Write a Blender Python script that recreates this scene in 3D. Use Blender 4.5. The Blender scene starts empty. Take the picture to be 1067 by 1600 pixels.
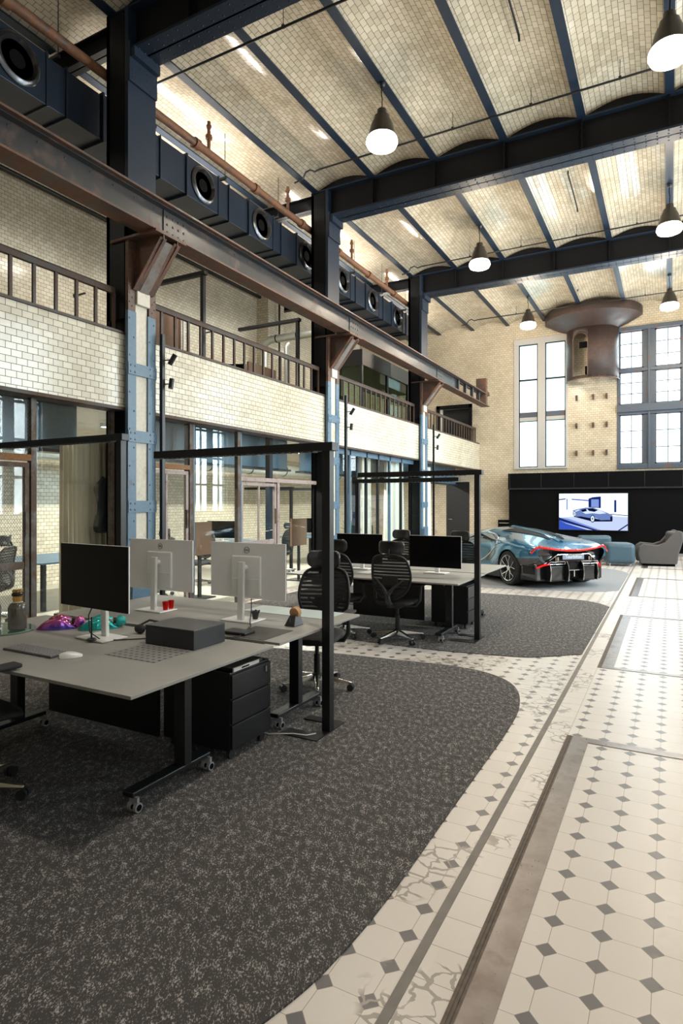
import bpy, bmesh, math, random
from mathutils import Vector, Matrix
from mathutils.bvhtree import BVHTree
from mathutils.geometry import tessellate_polygon
R = math.radians
PI = math.pi
scene = bpy.context.scene
COL = scene.collection
rnd = random.Random(7)

# ------------------------------------------------------------------ camera
EYE = 1.65
cam_d = bpy.data.cameras.new('camera')
cam = bpy.data.objects.new('camera', cam_d)
COL.objects.link(cam)
cam.location = (0, 0, EYE)
cam.rotation_euler = (R(90), 0, R(28.328))
cam_d.sensor_fit = 'HORIZONTAL'
cam_d.sensor_width = 36.0
cam_d.lens = 36.0 * 950.7 / 1067.0
cam_d.shift_y = -14.0 / 1067.0
cam_d.clip_start = 0.05
cam_d.clip_end = 200
scene.camera = cam

# ------------------------------------------------------------------ view, world, daylight
scene.view_settings.view_transform = 'Standard'
scene.view_settings.look = 'None'
scene.view_settings.gamma = 1.0
scene.view_settings.use_curve_mapping = False
scene.view_settings.exposure = -0.30

world = bpy.data.worlds.new('overcast_sky')
scene.world = world
world.use_nodes = True
bg = world.node_tree.nodes['Background']
bg.inputs[0].default_value = (0.86, 0.93, 1.0, 1)
bg.inputs[1].default_value = 3.2


def area_light(name, loc, rot, sx, sy, power, color):
    l = bpy.data.lights.new(name, 'AREA')
    l.shape = 'RECTANGLE'
    l.size = sx
    l.size_y = sy
    l.energy = power
    l.color = color
    o = bpy.data.objects.new(name, l)
    o.location = loc
    o.rotation_euler = rot
    COL.objects.link(o)
    return o


DAY = (0.86, 0.93, 1.0)
WALL_R = 3.6
# daylight coming through the tall windows of the right hand wall
for k, (yc, pw) in enumerate([(-2.3, 30), (2.0, 6), (6.3, 70), (10.6, 1150), (14.9, 1250), (19.1, 900)]):
    area_light('daylight_window', (WALL_R + 0.30, yc, 4.0), (0, R(90), 0), 5.4, 1.9, pw, DAY)
# daylight through the end wall windows
area_light('daylight_window', (-0.57, 22.35, 5.1), (R(-90), 0, 0), 1.8, 4.6, 330, DAY)
area_light('daylight_window', (-3.96, 22.35, 5.1), (R(-90), 0, 0), 1.7, 4.6, 240, DAY)

# ------------------------------------------------------------------ mesh helpers


class MB:
    def __init__(self):
        self.v = []
        self.f = []
        self.m = []
        self.mi = 0

    def add(self, verts, faces):
        n = len(self.v)
        self.v += [tuple(p) for p in verts]
        for f in faces:
            self.f.append(tuple(i + n for i in f))
            self.m.append(self.mi)
        return self

    def box(self, x0, x1, y0, y1, z0, z1):
        if x0 > x1: x0, x1 = x1, x0
        if y0 > y1: y0, y1 = y1, y0
        if z0 > z1: z0, z1 = z1, z0
        v = [(x0, y0, z0), (x1, y0, z0), (x1, y1, z0), (x0, y1, z0), (x0, y0, z1), (x1, y0, z1), (x1, y1, z1), (x0, y1, z1)]
        return self.add(v, [(0, 3, 2, 1), (4, 5, 6, 7), (0, 1, 5, 4), (1, 2, 6, 5), (2, 3, 7, 6), (3, 0, 4, 7)])

    def bar(self, a, b, w, h, up=(0, 0, 1)):
        a = Vector(a); b = Vector(b)
        d = (b - a).normalized()
        u = Vector(up)
        s = d.cross(u)
        if s.length < 1e-5:
            s = d.cross(Vector((0, 1, 0)))
        s.normalize()
        u = s.cross(d).normalized()
        v = []
        for p in (a, b):
            for i, j in ((-1, -1), (1, -1), (1, 1), (-1, 1)):
                v.append(p + s * (i * w / 2) + u * (j * h / 2))
        return self.add(v, [(0, 1, 2, 3), (7, 6, 5, 4), (0, 4, 5, 1), (1, 5, 6, 2), (2, 6, 7, 3), (3, 7, 4, 0)])

    def cyl(self, a, b, r0, r1=None, n=16, caps=True):
        if r1 is None: r1 = r0
        a = Vector(a); b = Vector(b)
        d = (b - a).normalized()
        s = d.orthogonal().normalized()
        t = d.cross(s)
        v = []
        for p, r in ((a, r0), (b, r1)):
            for i in range(n):
                an = 2 * PI * i / n
                v.append(p + s * (math.cos(an) * r) + t * (math.sin(an) * r))
        f = [(i, (i + 1) % n, n + (i + 1) % n, n + i) for i in range(n)]
        if caps:
            f += [tuple(reversed(range(n))), tuple(range(n, 2 * n))]
        return self.add(v, f)

    def tube(self, pts, r, n=10, caps=True):
        pts = [Vector(p) for p in pts]
        rs = r if isinstance(r, (list, tuple)) else [r] * len(pts)
        v = []
        s = None
        for k, p in enumerate(pts):
            if k == 0: d = pts[1] - p
            elif k == len(pts) - 1: d = p - pts[k - 1]
            else: d = (pts[k + 1] - p).normalized() + (p - pts[k - 1]).normalized()
            d.normalize()
            if s is None: s = d.orthogonal().normalized()
            s = (s - d * s.dot(d)).normalized()
            t = d.cross(s)
            for i in range(n):
                an = 2 * PI * i / n
                v.append(p + s * (math.cos(an) * rs[k]) + t * (math.sin(an) * rs[k]))
        f = []
        for k in range(len(pts) - 1):
            for i in range(n):
                a0 = k * n + i; a1 = k * n + (i + 1) % n
                f.append((a0, a1, a1 + n, a0 + n))
        if caps:
            f += [tuple(reversed(range(n))), tuple(range((len(pts) - 1) * n, len(pts) * n))]
        return self.add(v, f)

    def lathe(self, prof, c=(0, 0, 0), n=28, axis='z', cap=True):
        v = []
        for r, z in prof:
            for i in range(n):
                an = 2 * PI * i / n
                p = (r * math.cos(an), r * math.sin(an), z)
                if axis == 'x': p = (p[2], p[0], p[1])
                if axis == 'y': p = (p[0], -p[2], p[1])
                v.append((p[0] + c[0], p[1] + c[1], p[2] + c[2]))
        f = []
        for k in range(len(prof) - 1):
            for i in range(n):
                a0 = k * n + i; a1 = k * n + (i + 1) % n
                f.append((a0, a1, a1 + n, a0 + n))
        if cap and prof[0][0] > 1e-6: f.append(tuple(reversed(range(n))))
        if cap and prof[-1][0] > 1e-6: f.append(tuple(range((len(prof) - 1) * n, len(prof) * n)))
        return self.add(v, f)

    def poly(self, pts, z0, z1):
        n = len(pts)
        v = [(x, y, z0) for x, y in pts] + [(x, y, z1) for x, y in pts]
        tri = tessellate_polygon([[Vector((x, y, 0)) for x, y in pts]])
        f = [(i, (i + 1) % n, n + (i + 1) % n, n + i) for i in range(n)]
        area = sum(pts[i][0] * pts[(i + 1) % n][1] - pts[(i + 1) % n][0] * pts[i][1] for i in range(n))
        for t in tri:
            a, b, c = t
            cr = (pts[b][0] - pts[a][0]) * (pts[c][1] - pts[a][1]) - (pts[b][1] - pts[a][1]) * (pts[c][0] - pts[a][0])
            if cr < 0: a, c = c, a
            f.append((n + a, n + b, n + c))
            f.append((c, b, a))
        return self.add(v, f)

    def prism(self, pts, o, ax, bx, thick):
        """flat outline pts (a,b) laid in the plane o + a*ax + b*bx and thickened along ax x bx"""
        o = Vector(o); ax = Vector(ax); bx = Vector(bx)
        nrm = ax.cross(bx).normalized()
        n = len(pts)
        v = [o + ax * a + bx * b for a, b in pts] + [o + ax * a + bx * b + nrm * thick for a, b in pts]
        tri = tessellate_polygon([[Vector((a, b, 0)) for a, b in pts]])
        f = [(i, (i + 1) % n, n + (i + 1) % n, n + i) for i in range(n)]
        for t in tri:
            f.append((n + t[0], n + t[1], n + t[2]))
            f.append((t[2], t[1], t[0]))
        return self.add(v, f)

    def dome(self, c, r, nrm, n=6, h=0.6):
        c = Vector(c); d = Vector(nrm).normalized()
        s = d.orthogonal().normalized(); t = d.cross(s)
        v = []
        for rr, hh in ((1, 0), (0.7, h * 0.75)):
            for i in range(n):
                an = 2 * PI * i / n
                v.append(c + s * (math.cos(an) * r * rr) + t * (math.sin(an) * r * rr) + d * (hh * r))
        v.append(c + d * (h * r))
        f = [(i, (i + 1) % n, n + (i + 1) % n, n + i) for i in range(n)] + [(n + i, n + (i + 1) % n, 2 * n) for i in range(n)]
        return self.add(v, f)

    def ico(self, c, sx, sy, sz, u=16, w=10):
        v = []
        for j in range(1, w):
            ph = PI * j / w
            for i in range(u):
                th = 2 * PI * i / u
                v.append((c[0] + sx * math.sin(ph) * math.cos(th), c[1] + sy * math.sin(ph) * math.sin(th), c[2] + sz * math.cos(ph)))
        v.append((c[0], c[1], c[2] + sz)); v.append((c[0], c[1], c[2] - sz))
        f = []
        for j in range(w - 2):
            for i in range(u):
                a = j * u + i; b = j * u + (i + 1) % u
                f.append((a, a + u, b + u, b))
        top = (w - 1) * u
        for i in range(u):
            f.append((top, i, (i + 1) % u))
            f.append((top + 1, (w - 2) * u + (i + 1) % u, (w - 2) * u + i))
        return self.add(v, f)

    def grid(self, rows, closed=False):
        m = len(rows[0])
        v = [p for r in rows for p in r]
        f = []
        for k in range(len(rows) - 1):
            for i in range(m if closed else m - 1):
                j = (i + 1) % m
                f.append((k * m + i, k * m + j, (k + 1) * m + j, (k + 1) * m + i))
        return self.add(v, f)

    def build(self, name, mat, parent=None, smooth=None, bevel=0, sub=0, solid=0, local=False, segs=2, weld=False):
        me = bpy.data.meshes.new(name)
        vs = self.v
        if parent is not None and not local:
            L = parent.matrix_basis.inverted()
            if parent.parent is not None:
                L = L @ parent.parent.matrix_basis.inverted()
            vs = [tuple(L @ Vector(p)) for p in vs]
        me.from_pydata(vs, [], self.f)
        mats = mat if isinstance(mat, (list, tuple)) else [mat]
        for m_ in mats: me.materials.append(m_)
        me.polygons.foreach_set('material_index', self.m)
        me.validate()
        bm = bmesh.new(); bm.from_mesh(me)
        if weld: bmesh.ops.remove_doubles(bm, verts=bm.verts, dist=0.0005)
        bmesh.ops.recalc_face_normals(bm, faces=bm.faces)
        bm.to_mesh(me); bm.free()
        if smooth is not None:
            me.shade_smooth()
            me.set_sharp_from_angle(angle=R(smooth))
        o = bpy.data.objects.new(name, me)
        COL.objects.link(o)
        if parent is not None: o.parent = parent
        if solid:
            md = o.modifiers.new('thick', 'SOLIDIFY'); md.thickness = solid; md.offset = 0
        if bevel:
            md = o.modifiers.new('bevel', 'BEVEL'); md.width = bevel; md.segments = segs; md.limit_method = 'ANGLE'; md.angle_limit = R(40)
        if sub:
            md = o.modifiers.new('sub', 'SUBSURF'); md.levels = sub; md.render_levels = sub
        return o


def thing(name, label, cat, loc=(0, 0, 0), rz=0, group=None):
    o = bpy.data.objects.new(name, None)
    o.empty_display_size = 0.1
    COL.objects.link(o)
    o.location = loc
    o.rotation_euler = (0, 0, rz)
    # matrix_basis is read by MB.build, keep it current
    o.matrix_basis = Matrix.Translation(Vector(loc)) @ Matrix.Rotation(rz, 4, 'Z')
    o['label'] = label; o['category'] = cat
    if group: o['group'] = group
    return o


def tag(o, label, cat, group=None, kind=None):
    o['label'] = label; o['category'] = cat
    if group: o['group'] = group
    if kind: o['kind'] = kind
    return o


def struct(o):
    o['kind'] = 'structure'
    return o


def dup(src, loc, rz, label, group=None):
    r = src.copy(); COL.objects.link(r)
    r.location = loc; r.rotation_euler = (0, 0, rz)
    r['label'] = label
    if group: r['group'] = group
    for ch in list(src.children):
        c = ch.copy(); COL.objects.link(c); c.parent = r
        for g in list(ch.children):
            d = g.copy(); COL.objects.link(d); d.parent = c
    return r


def text_mesh(name, txt, size, mat, parent, loc, rot, ext=0.0006):
    cu = bpy.data.curves.new(name, 'FONT')
    cu.body = txt; cu.size = size; cu.extrude = ext
    cu.align_x = 'CENTER'; cu.align_y = 'CENTER'
    t = bpy.data.objects.new(name + '_curve', cu)
    COL.objects.link(t)
    dg = bpy.context.evaluated_depsgraph_get()
    me = bpy.data.meshes.new_from_object(t.evaluated_get(dg))
    bpy.data.objects.remove(t)
    bpy.data.curves.remove(cu)
    me.name = name
    me.materials.clear(); me.materials.append(mat)
    o = bpy.data.objects.new(name, me)
    COL.objects.link(o)
    o.parent = parent
    o.location = loc; o.rotation_euler = rot
    return o


# ------------------------------------------------------------------ material helpers


class N:
    def __init__(self, name):
        self.mat = bpy.data.materials.new(name)
        self.mat.use_nodes = True
        self.nt = self.mat.node_tree
        self.bs = self.nt.nodes['Principled BSDF']
        self.out = self.nt.nodes['Material Output']

    def n(self, t, **kw):
        nd = self.nt.nodes.new(t)
        for k, v in kw.items(): setattr(nd, k, v)
        return nd

    def put(self, sock, val):
        if isinstance(val, bpy.types.NodeSocket): self.nt.links.new(val, sock)
        elif isinstance(val, (tuple, list)):
            if len(val) == 3 and sock.type == 'RGBA': val = (*val, 1)
            sock.default_value = val
        else: sock.default_value = val

    def math(self, op, a, b=0.0, c=0.0):
        nd = self.n('ShaderNodeMath', operation=op)
        self.put(nd.inputs[0], a); self.put(nd.inputs[1], b); self.put(nd.inputs[2], c)
        return nd.outputs[0]

    def mix(self, f, a, b, typ='MIX'):
        nd = self.n('ShaderNodeMix', data_type='RGBA', blend_type=typ)
        self.put(nd.inputs[0], f); self.put(nd.inputs[6], a); self.put(nd.inputs[7], b)
        return nd.outputs[2]

    def pos(self):
        g = self.n('ShaderNodeNewGeometry')
        s = self.n('ShaderNodeSeparateXYZ')
        self.nt.links.new(g.outputs['Position'], s.inputs[0])
        return s.outputs[0], s.outputs[1], s.outputs[2]

    def obj(self):
        return self.n('ShaderNodeTexCoord').outputs['Object']

    def vec(self, x, y, z):
        nd = self.n('ShaderNodeCombineXYZ')
        for i, q in enumerate((x, y, z)): self.put(nd.inputs[i], q)
        return nd.outputs[0]

    def noise(self, v, scale, detail=2, rough=0.5):
        nd = self.n('ShaderNodeTexNoise')
        if v is not None: self.put(nd.inputs['Vector'], v)
        nd.inputs['Scale'].default_value = scale
        nd.inputs['Detail'].default_value = detail
        nd.inputs['Roughness'].default_value = rough
        return nd.outputs[0]

    def ramp(self, f, stops):
        nd = self.n('ShaderNodeValToRGB')
        self.put(nd.inputs[0], f)
        cr = nd.color_ramp
        while len(cr.elements) < len(stops): cr.elements.new(0.5)
        for e, (p, c) in zip(cr.elements, stops):
            e.position = p
            e.color = (*c, 1) if isinstance(c, (tuple, list)) else (c, c, c, 1)
        return nd.outputs[0]

    def step(self, a, b, w=0.0):
        """1 where a > b, optionally soft over w"""
        if not w: return self.math('GREATER_THAN', a, b)
        nd = self.n('ShaderNodeMapRange')
        self.put(nd.inputs[0], a)
        nd.inputs[1].default_value = b - w; nd.inputs[2].default_value = b + w
        return nd.outputs[0]

    def bump(self, h, strength=0.3, dist=0.01):
        nd = self.n('ShaderNodeBump')
        nd.inputs['Strength'].default_value = strength
        nd.inputs['Distance'].default_value = dist
        self.put(nd.inputs['Height'], h)
        self.nt.links.new(nd.outputs[0], self.bs.inputs['Normal'])

    def set(self, col=None, rough=None, metal=None, **kw):
        if col is not None: self.put(self.bs.inputs['Base Color'], col)
        if rough is not None: self.put(self.bs.inputs['Roughness'], rough)
        if metal is not None: self.put(self.bs.inputs['Metallic'], metal)
        for k, v in kw.items(): self.put(self.bs.inputs[k.replace('_', ' ')], v)
        return self.mat


def plain(name, col, rough=0.5, metal=0.0, var=0.12, scale=14, bump=0.0, **kw):
    n = N(name)
    nz = n.noise(n.obj(), scale, 3)
    c = n.mix(nz, tuple(q * (1 - var) for q in col), tuple(min(1, q * (1 + var)) for q in col))
    n.set(c, rough, metal, **kw)
    if bump: n.bump(n.noise(n.obj(), scale * 8, 2), bump, 0.002)
    return n.mat


def emit(name, col, s):
    n = N(name)
    n.nt.nodes.remove(n.bs)
    e = n.n('ShaderNodeEmission')
    e.inputs[0].default_value = (*col, 1); e.inputs[1].default_value = s
    n.nt.links.new(e.outputs[0], n.out.inputs[0])
    return n.mat


def brick(name, plane, c1, c2, mortar, rough=0.16, warm=0.0, stain=0.25):
    n = N(name)
    x, y, z = n.pos()
    if plane == 'Z': u, w = y, x
    else:
        gs = n.n('ShaderNodeSeparateXYZ'); n.nt.links.new(n.n('ShaderNodeNewGeometry').outputs['True Normal'], gs.inputs[0])
        sd = n.math('GREATER_THAN', n.math('ABSOLUTE', gs.outputs[0]), 0.5)
        u = n.math('ADD', n.math('MULTIPLY', y, sd), n.math('MULTIPLY', x, n.math('SUBTRACT', 1.0, sd)))
        w = z
    v = n.vec(u, w, 0.0)
    b = n.n('ShaderNodeTexBrick')
    n.put(b.inputs['Vector'], v)
    b.inputs['Scale'].default_value = 1.0
    b.inputs['Brick Width'].default_value = 0.125
    b.inputs['Row Height'].default_value = 0.0745
    b.inputs['Mortar Size'].default_value = 0.0032
    b.inputs['Mortar Smooth'].default_value = 0.15
    n.put(b.inputs['Color1'], c1); n.put(b.inputs['Color2'], c2); n.put(b.inputs['Mortar'], mortar)
    big = n.noise(n.vec(u, w, 0.0), 0.9, 5, 0.62)
    dirt = n.ramp(big, [(0.42, 0.0), (0.72, 1.0)])
    col = n.mix(n.math('MULTIPLY', dirt, stain), b.outputs['Color'], (0.36, 0.27, 0.15), 'MULTIPLY')
    n.set(col, n.math('ADD', n.math('MULTIPLY', b.outputs['Fac'], 0.5), rough))
    wob = n.noise(v, 9.0, 1)
    hh = n.math('ADD', n.math('MULTIPLY', n.math('SUBTRACT', 1.0, b.outputs['Fac']), 1.0), n.math('MULTIPLY', wob, 0.9))
    n.bump(hh, 0.28, 0.006)
    return n.mat


def steel(name, base, rust=0.3, rough=0.45, rustcol=(0.16, 0.065, 0.03), metal=0.0, scale=3.0):
    n = N(name)
    o = n.n('ShaderNodeNewGeometry').outputs['Position']
    a = n.noise(o, scale, 6, 0.65)
    m_ = n.step(a, 0.66 - rust * 0.4, 0.09)
    v2 = n.noise(o, scale * 7, 3)
    c = n.mix(v2, tuple(q * 0.8 for q in base), tuple(q * 1.2 for q in base))
    rc = n.mix(v2, tuple(q * 0.6 for q in rustcol), tuple(q * 1.5 for q in rustcol))
    n.set(n.mix(m_, c, rc), n.math('ADD', n.math('MULTIPLY', m_, 0.25), rough), metal)
    n.bump(n.noise(o, scale * 30, 2), 0.12, 0.003)
    return n.mat


M = {}
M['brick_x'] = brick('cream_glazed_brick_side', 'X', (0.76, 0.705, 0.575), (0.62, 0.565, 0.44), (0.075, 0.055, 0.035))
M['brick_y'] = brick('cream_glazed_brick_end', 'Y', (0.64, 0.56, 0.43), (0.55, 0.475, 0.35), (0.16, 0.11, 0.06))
M['brick_vault'] = brick('cream_glazed_brick_vault', 'Z', (0.60, 0.53, 0.415), (0.47, 0.41, 0.305), (0.05, 0.038, 0.025), rough=0.14, stain=0.35)
M['steel_dark'] = steel('dark_blue_black_painted_steel', (0.006, 0.0065, 0.008), -0.5)
M['steel_girder'] = steel('blue_grey_painted_girder', (0.010, 0.020, 0.038), -0.5)
for k_, s_ in (('steel_dark', 0.15), ('steel_girder', 0.32)):
    M[k_].node_tree.nodes['Principled BSDF'].inputs['Specular IOR Level'].default_value = s_
M['steel_blue'] = steel('worn_blue_painted_steel', (0.085, 0.155, 0.225), -0.12, 0.4, (0.10, 0.06, 0.045))
M['steel_rust'] = steel('rusted_crane_steel', (0.060, 0.045, 0.038), 0.50, 0.38, (0.13, 0.062, 0.038))
M['steel_crane'] = steel('worn_crane_girder_steel', (0.030, 0.029, 0.031), 0.10, 0.36, (0.10, 0.052, 0.035))
M['rail_rust'] = steel('brown_rusty_railing', (0.045, 0.034, 0.028), 0.4, 0.5, (0.085, 0.048, 0.032))
M['drum'] = steel('brown_weathered_steel_drum', (0.040, 0.027, 0.024), 0.3, 0.45, (0.058, 0.034, 0.028), scale=1.4)
M['pipe_rust'] = steel('orange_rusted_pipe', (0.065, 0.036, 0.028), 0.62, 0.5, (0.16, 0.068, 0.03), scale=5)
M['frame_worn'] = steel('chipped_window_frame_steel', (0.115, 0.10, 0.088), 0.45, 0.5, (0.085, 0.052, 0.033), scale=6)
M['frame_pink'] = steel('dusty_pink_worn_frame', (0.33, 0.26, 0.24), 0.12, 0.55, (0.2, 0.12, 0.09), scale=6)
M['frame_rust'] = steel('orange_brown_rusty_frame', (0.20, 0.12, 0.06), 0.5, 0.6, (0.22, 0.10, 0.04), scale=6)
M['plaster'] = steel('cream_painted_infill', (0.62, 0.57, 0.48), 0.02, 0.6, (0.35, 0.28, 0.2), scale=4)
M['duct'] = plain('dark_blue_duct_metal', (0.028, 0.040, 0.062), 0.36, 0.5, 0.25, 2)
M['nozzle'] = plain('brushed_grey_nozzle', (0.10, 0.105, 0.115), 0.26, 0.85, 0.2, 4)
M['black'] = plain('matt_black', (0.003, 0.003, 0.0035), 0.7, Specular_IOR_Level=0.08)
M['black_frame'] = plain('powder_coated_black', (0.007, 0.008, 0.010), 0.40)
M['black_soft'] = plain('black_upholstery', (0.014, 0.014, 0.015), 0.75, var=0.2, bump=0.2, scale=60)
M['black_gloss'] = plain('black_screen_glass', (0.002, 0.002, 0.0025), 0.22, var=0.02, Specular_IOR_Level=0.2)
M['plastic'] = plain('dark_grey_plastic', (0.022, 0.022, 0.024), 0.42)
M['rubber'] = plain('tyre_rubber', (0.012, 0.012, 0.013), 0.62)
M['alu'] = plain('polished_aluminium', (0.62, 0.61, 0.58), 0.22, 1.0, 0.05)
M['silver'] = plain('silver_monitor_shell', (0.80, 0.80, 0.80), 0.40, 0.15, 0.04)
M['white_metal'] = plain('light_silver_stand', (0.74, 0.74, 0.72), 0.38, 0.1, 0.04)
M['desk'] = plain('warm_grey_desk_laminate', (0.30, 0.295, 0.275), 0.50, var=0.05, scale=3)
M['leather'] = plain('black_leather', (0.016, 0.016, 0.017), 0.28, var=0.1)
M['cork'] = plain('cork', (0.48, 0.27, 0.12), 0.8, var=0.3, scale=120)
M['red'] = plain('red_anodised_metal', (0.60, 0.015, 0.01), 0.2, 0.85, 0.05)
M['gold'] = plain('polished_gold', (0.75, 0.50, 0.16), 0.2, 1.0)
M['teal_gloss'] = plain('metallic_teal_lacquer', (0.01, 0.42, 0.40), 0.14, 0.55, 0.1, Coat_Weight=1.0)
M['curtain'] = plain('beige_curtain_cloth', (0.62, 0.53, 0.40), 0.9, var=0.06)
M['curtain_white'] = plain('white_curtain_cloth', (0.85, 0.82, 0.74), 0.9, var=0.04)
M['window_frame'] = steel('blue_grey_window_frame', (0.075, 0.095, 0.125), 0.02, 0.4)
M['window_stone'] = plain('pale_grey_window_surround', (0.46, 0.44, 0.42), 0.6, var=0.06)
M['white_pl'] = plain('white_plastic', (0.78, 0.78, 0.76), 0.35, var=0.03)
M['brown_felt'] = plain('brown_felt_screen', (0.22, 0.13, 0.085), 0.9, var=0.1)
M['blue_sofa'] = plain('blue_grey_leather', (0.042, 0.085, 0.115), 0.42, var=0.1)
M['grey_sofa'] = plain('grey_taupe_upholstery', (0.085, 0.077, 0.074), 0.7, var=0.1)
M['galv'] = plain('galvanised_pipe', (0.42, 0.45, 0.42), 0.35, 0.7, 0.1, 6)
M['pad'] = plain('pale_grey_blue_desk_pad', (0.52, 0.60, 0.60), 0.5, var=0.02)
M['concrete'] = plain('pale_beige_screed', (0.52, 0.49, 0.42), 0.45, var=0.12, scale=1.5)
M['lamp_body'] = plain('dark_bronze_enamel', (0.045, 0.036, 0.028), 0.4, 0.3)
M['lamp_glow'] = emit('lamp_diffuser_glow', (1.0, 0.93, 0.80), 9)


def glass_mat(name, tint=(0.95, 0.98, 0.97), ior=1.5, rough=0.0):
    n = N(name)
    n.nt.nodes.remove(n.bs)
    lw = n.n('ShaderNodeLayerWeight'); lw.inputs[0].default_value = 0.5
    f5 = n.math('POWER', lw.outputs['Facing'], 5.0)
    fr = n.math('ADD', 0.03, n.math('MULTIPLY', f5, 0.5))
    tr = n.n('ShaderNodeBsdfTransparent'); tr.inputs[0].default_value = (*tint, 1)
    gl = n.n('ShaderNodeBsdfGlossy'); gl.inputs['Roughness'].default_value = rough
    mx = n.n('ShaderNodeMixShader')
    n.nt.links.new(fr, mx.inputs[0])
    n.nt.links.new(tr.outputs[0], mx.inputs[1]); n.nt.links.new(gl.outputs[0], mx.inputs[2])
    n.nt.links.new(mx.outputs[0], n.out.inputs[0])
    return n.mat


M['glass'] = glass_mat('clear_partition_glass')
M['glass_green'] = glass_mat('green_tinted_glass', (0.60, 0.70, 0.60), 1.6)

# frosted pane: translucent white with a little cyan
n = N('frosted_pane')
n.nt.nodes.remove(n.bs)
tl = n.n('ShaderNodeBsdfTranslucent'); tl.inputs[0].default_value = (0.50, 0.58, 0.57, 1)
tp = n.n('ShaderNodeBsdfTransparent'); tp.inputs[0].default_value = (0.80, 0.95, 0.95, 1)
mx = n.n('ShaderNodeMixShader'); mx.inputs[0].default_value = 0.12
n.nt.links.new(tl.outputs[0], mx.inputs[1]); n.nt.links.new(tp.outputs[0], mx.inputs[2])
n.nt.links.new(mx.outputs[0], n.out.inputs[0])
M['frosted'] = n.mat

# chair mesh: black fabric with horizontal see-through ribs
n = N('ribbed_mesh_fabric')
s = n.n('ShaderNodeSeparateXYZ'); n.nt.links.new(n.obj(), s.inputs[0])
f = n.math('FRACT', n.math('MULTIPLY', s.outputs[2], 26.0))
al = n.math('ADD', 0.80, n.math('MULTIPLY', n.math('LESS_THAN', f, 0.6), 0.20))
n.set((0.012, 0.012, 0.013), 0.7, Alpha=al)
M['mesh'] = n.mat

# worn steel floor channel
n = N('worn_steel_floor_plate')
P_ = n.n('ShaderNodeNewGeometry').outputs['Position']
a = n.noise(P_, 4, 6, 0.6)
c = n.ramp(a, [(0.3, (0.13, 0.105, 0.095)), (0.55, (0.20, 0.18, 0.17)), (0.75, (0.10, 0.065, 0.05))])
n.set(c, n.math('ADD', 0.2, n.math('MULTIPLY', n.noise(P_, 25, 3), 0.25)), 0.75)
M['steel_plate'] = n.mat

# encaustic octagon and dot floor
n = N('octagon_and_dot_floor_tiles')
x, y, z = n.pos()
PT = 0.1741


def tiles(x0):
    a = n.math('ABSOLUTE', n.math('SUBTRACT', n.math('FRACT', n.math('ADD', n.math('DIVIDE', n.math('SUBTRACT', x, x0), PT), 100.5)), 0.5))
    b = n.math('ABSOLUTE', n.math('SUBTRACT', n.math('FRACT', n.math('ADD', n.math('DIVIDE', n.math('SUBTRACT', y, 2.86), PT), 100.5)), 0.5))
    s_ = n.math('ADD', a, b)
    dia = n.math('LESS_THAN', s_, 0.225)
    g1 = n.math('LESS_THAN', n.math('MINIMUM', a, b), 0.0065)
    g1 = n.math('MULTIPLY', g1, n.math('SUBTRACT', 1.0, dia))
    g2 = n.math('LESS_THAN', n.math('ABSOLUTE', n.math('SUBTRACT', s_, 0.225)), 0.008)
    return dia, n.math('MAXIMUM', g1, g2), b


d1, g1, b1 = tiles(-0.402)
d2, g2, b2 = tiles(-0.877)
left = n.math('LESS_THAN', x, -0.80)
dia = n.math('ADD', n.math('MULTIPLY', d2, left), n.math('MULTIPLY', d1, n.math('SUBTRACT', 1.0, left)))
gro = n.math('ADD', n.math('MULTIPLY', g2, left), n.math('MULTIPLY', g1, n.math('SUBTRACT', 1.0, left)))
row = n.math('MULTIPLY', n.math('GREATER_THAN', x, -0.80), n.math('LESS_THAN', x, -0.635))
dia = n.math('MULTIPLY', dia, n.math('SUBTRACT', 1.0, row))
gsq = n.math('MAXIMUM', n.math('LESS_THAN', b1, 0.008), n.math('LESS_THAN', n.math('ABSOLUTE', n.math('ADD', x, 0.636)), 0.002))
gro = n.math('ADD', n.math('MULTIPLY', gro, n.math('SUBTRACT', 1.0, row)), n.math('MULTIPLY', gsq, row))
P_ = n.vec(x, y, 0.0)
vor = n.n('ShaderNodeTexVoronoi', feature='DISTANCE_TO_EDGE')
n.put(vor.inputs['Vector'], n.vec(n.math('ADD', x, n.math('MULTIPLY', n.noise(P_, 14, 2), 0.12)), y, 0.0))
vor.inputs['Scale'].default_value = 11
crk = n.math('LESS_THAN', vor.outputs[0], n.math('MULTIPLY', n.noise(P_, 9, 2), 0.11))
zone = n.step(n.noise(n.vec(x, y, 3.1), 1.7, 3), 0.56, 0.02)
crk = n.math('MULTIPLY', n.math('MULTIPLY', crk, zone), n.math('LESS_THAN', x, -0.64))
nz = n.noise(P_, 2.2, 4)
white = n.mix(nz, (0.56, 0.515, 0.470), (0.66, 0.615, 0.570))
tone = n.n('ShaderNodeTexWhiteNoise')
n.put(tone.inputs['Vector'], n.vec(n.math('FLOOR', n.math('DIVIDE', n.math('ADD', x, 0.402), PT)), n.math('FLOOR', n.math('DIVIDE', n.math('SUBTRACT', y, 2.86), PT)), 0.0))
white = n.mix(n.math('MULTIPLY', tone.outputs[0], 0.3), white, (0.52, 0.475, 0.43))
col = n.mix(dia, white, (0.105, 0.10, 0.105))
col = n.mix(gro, col, (0.24, 0.19, 0.15))
col = n.mix(crk, col, (0.30, 0.265, 0.23))
inner = n.math('LESS_THAN', x, -6.32)
col = n.mix(inner, col, n.mix(nz, (0.50, 0.47, 0.40), (0.60, 0.56, 0.48)))
n.set(col, n.math('ADD', 0.22, n.math('MULTIPLY', n.noise(P_, 30, 2), 0.25)))
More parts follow.
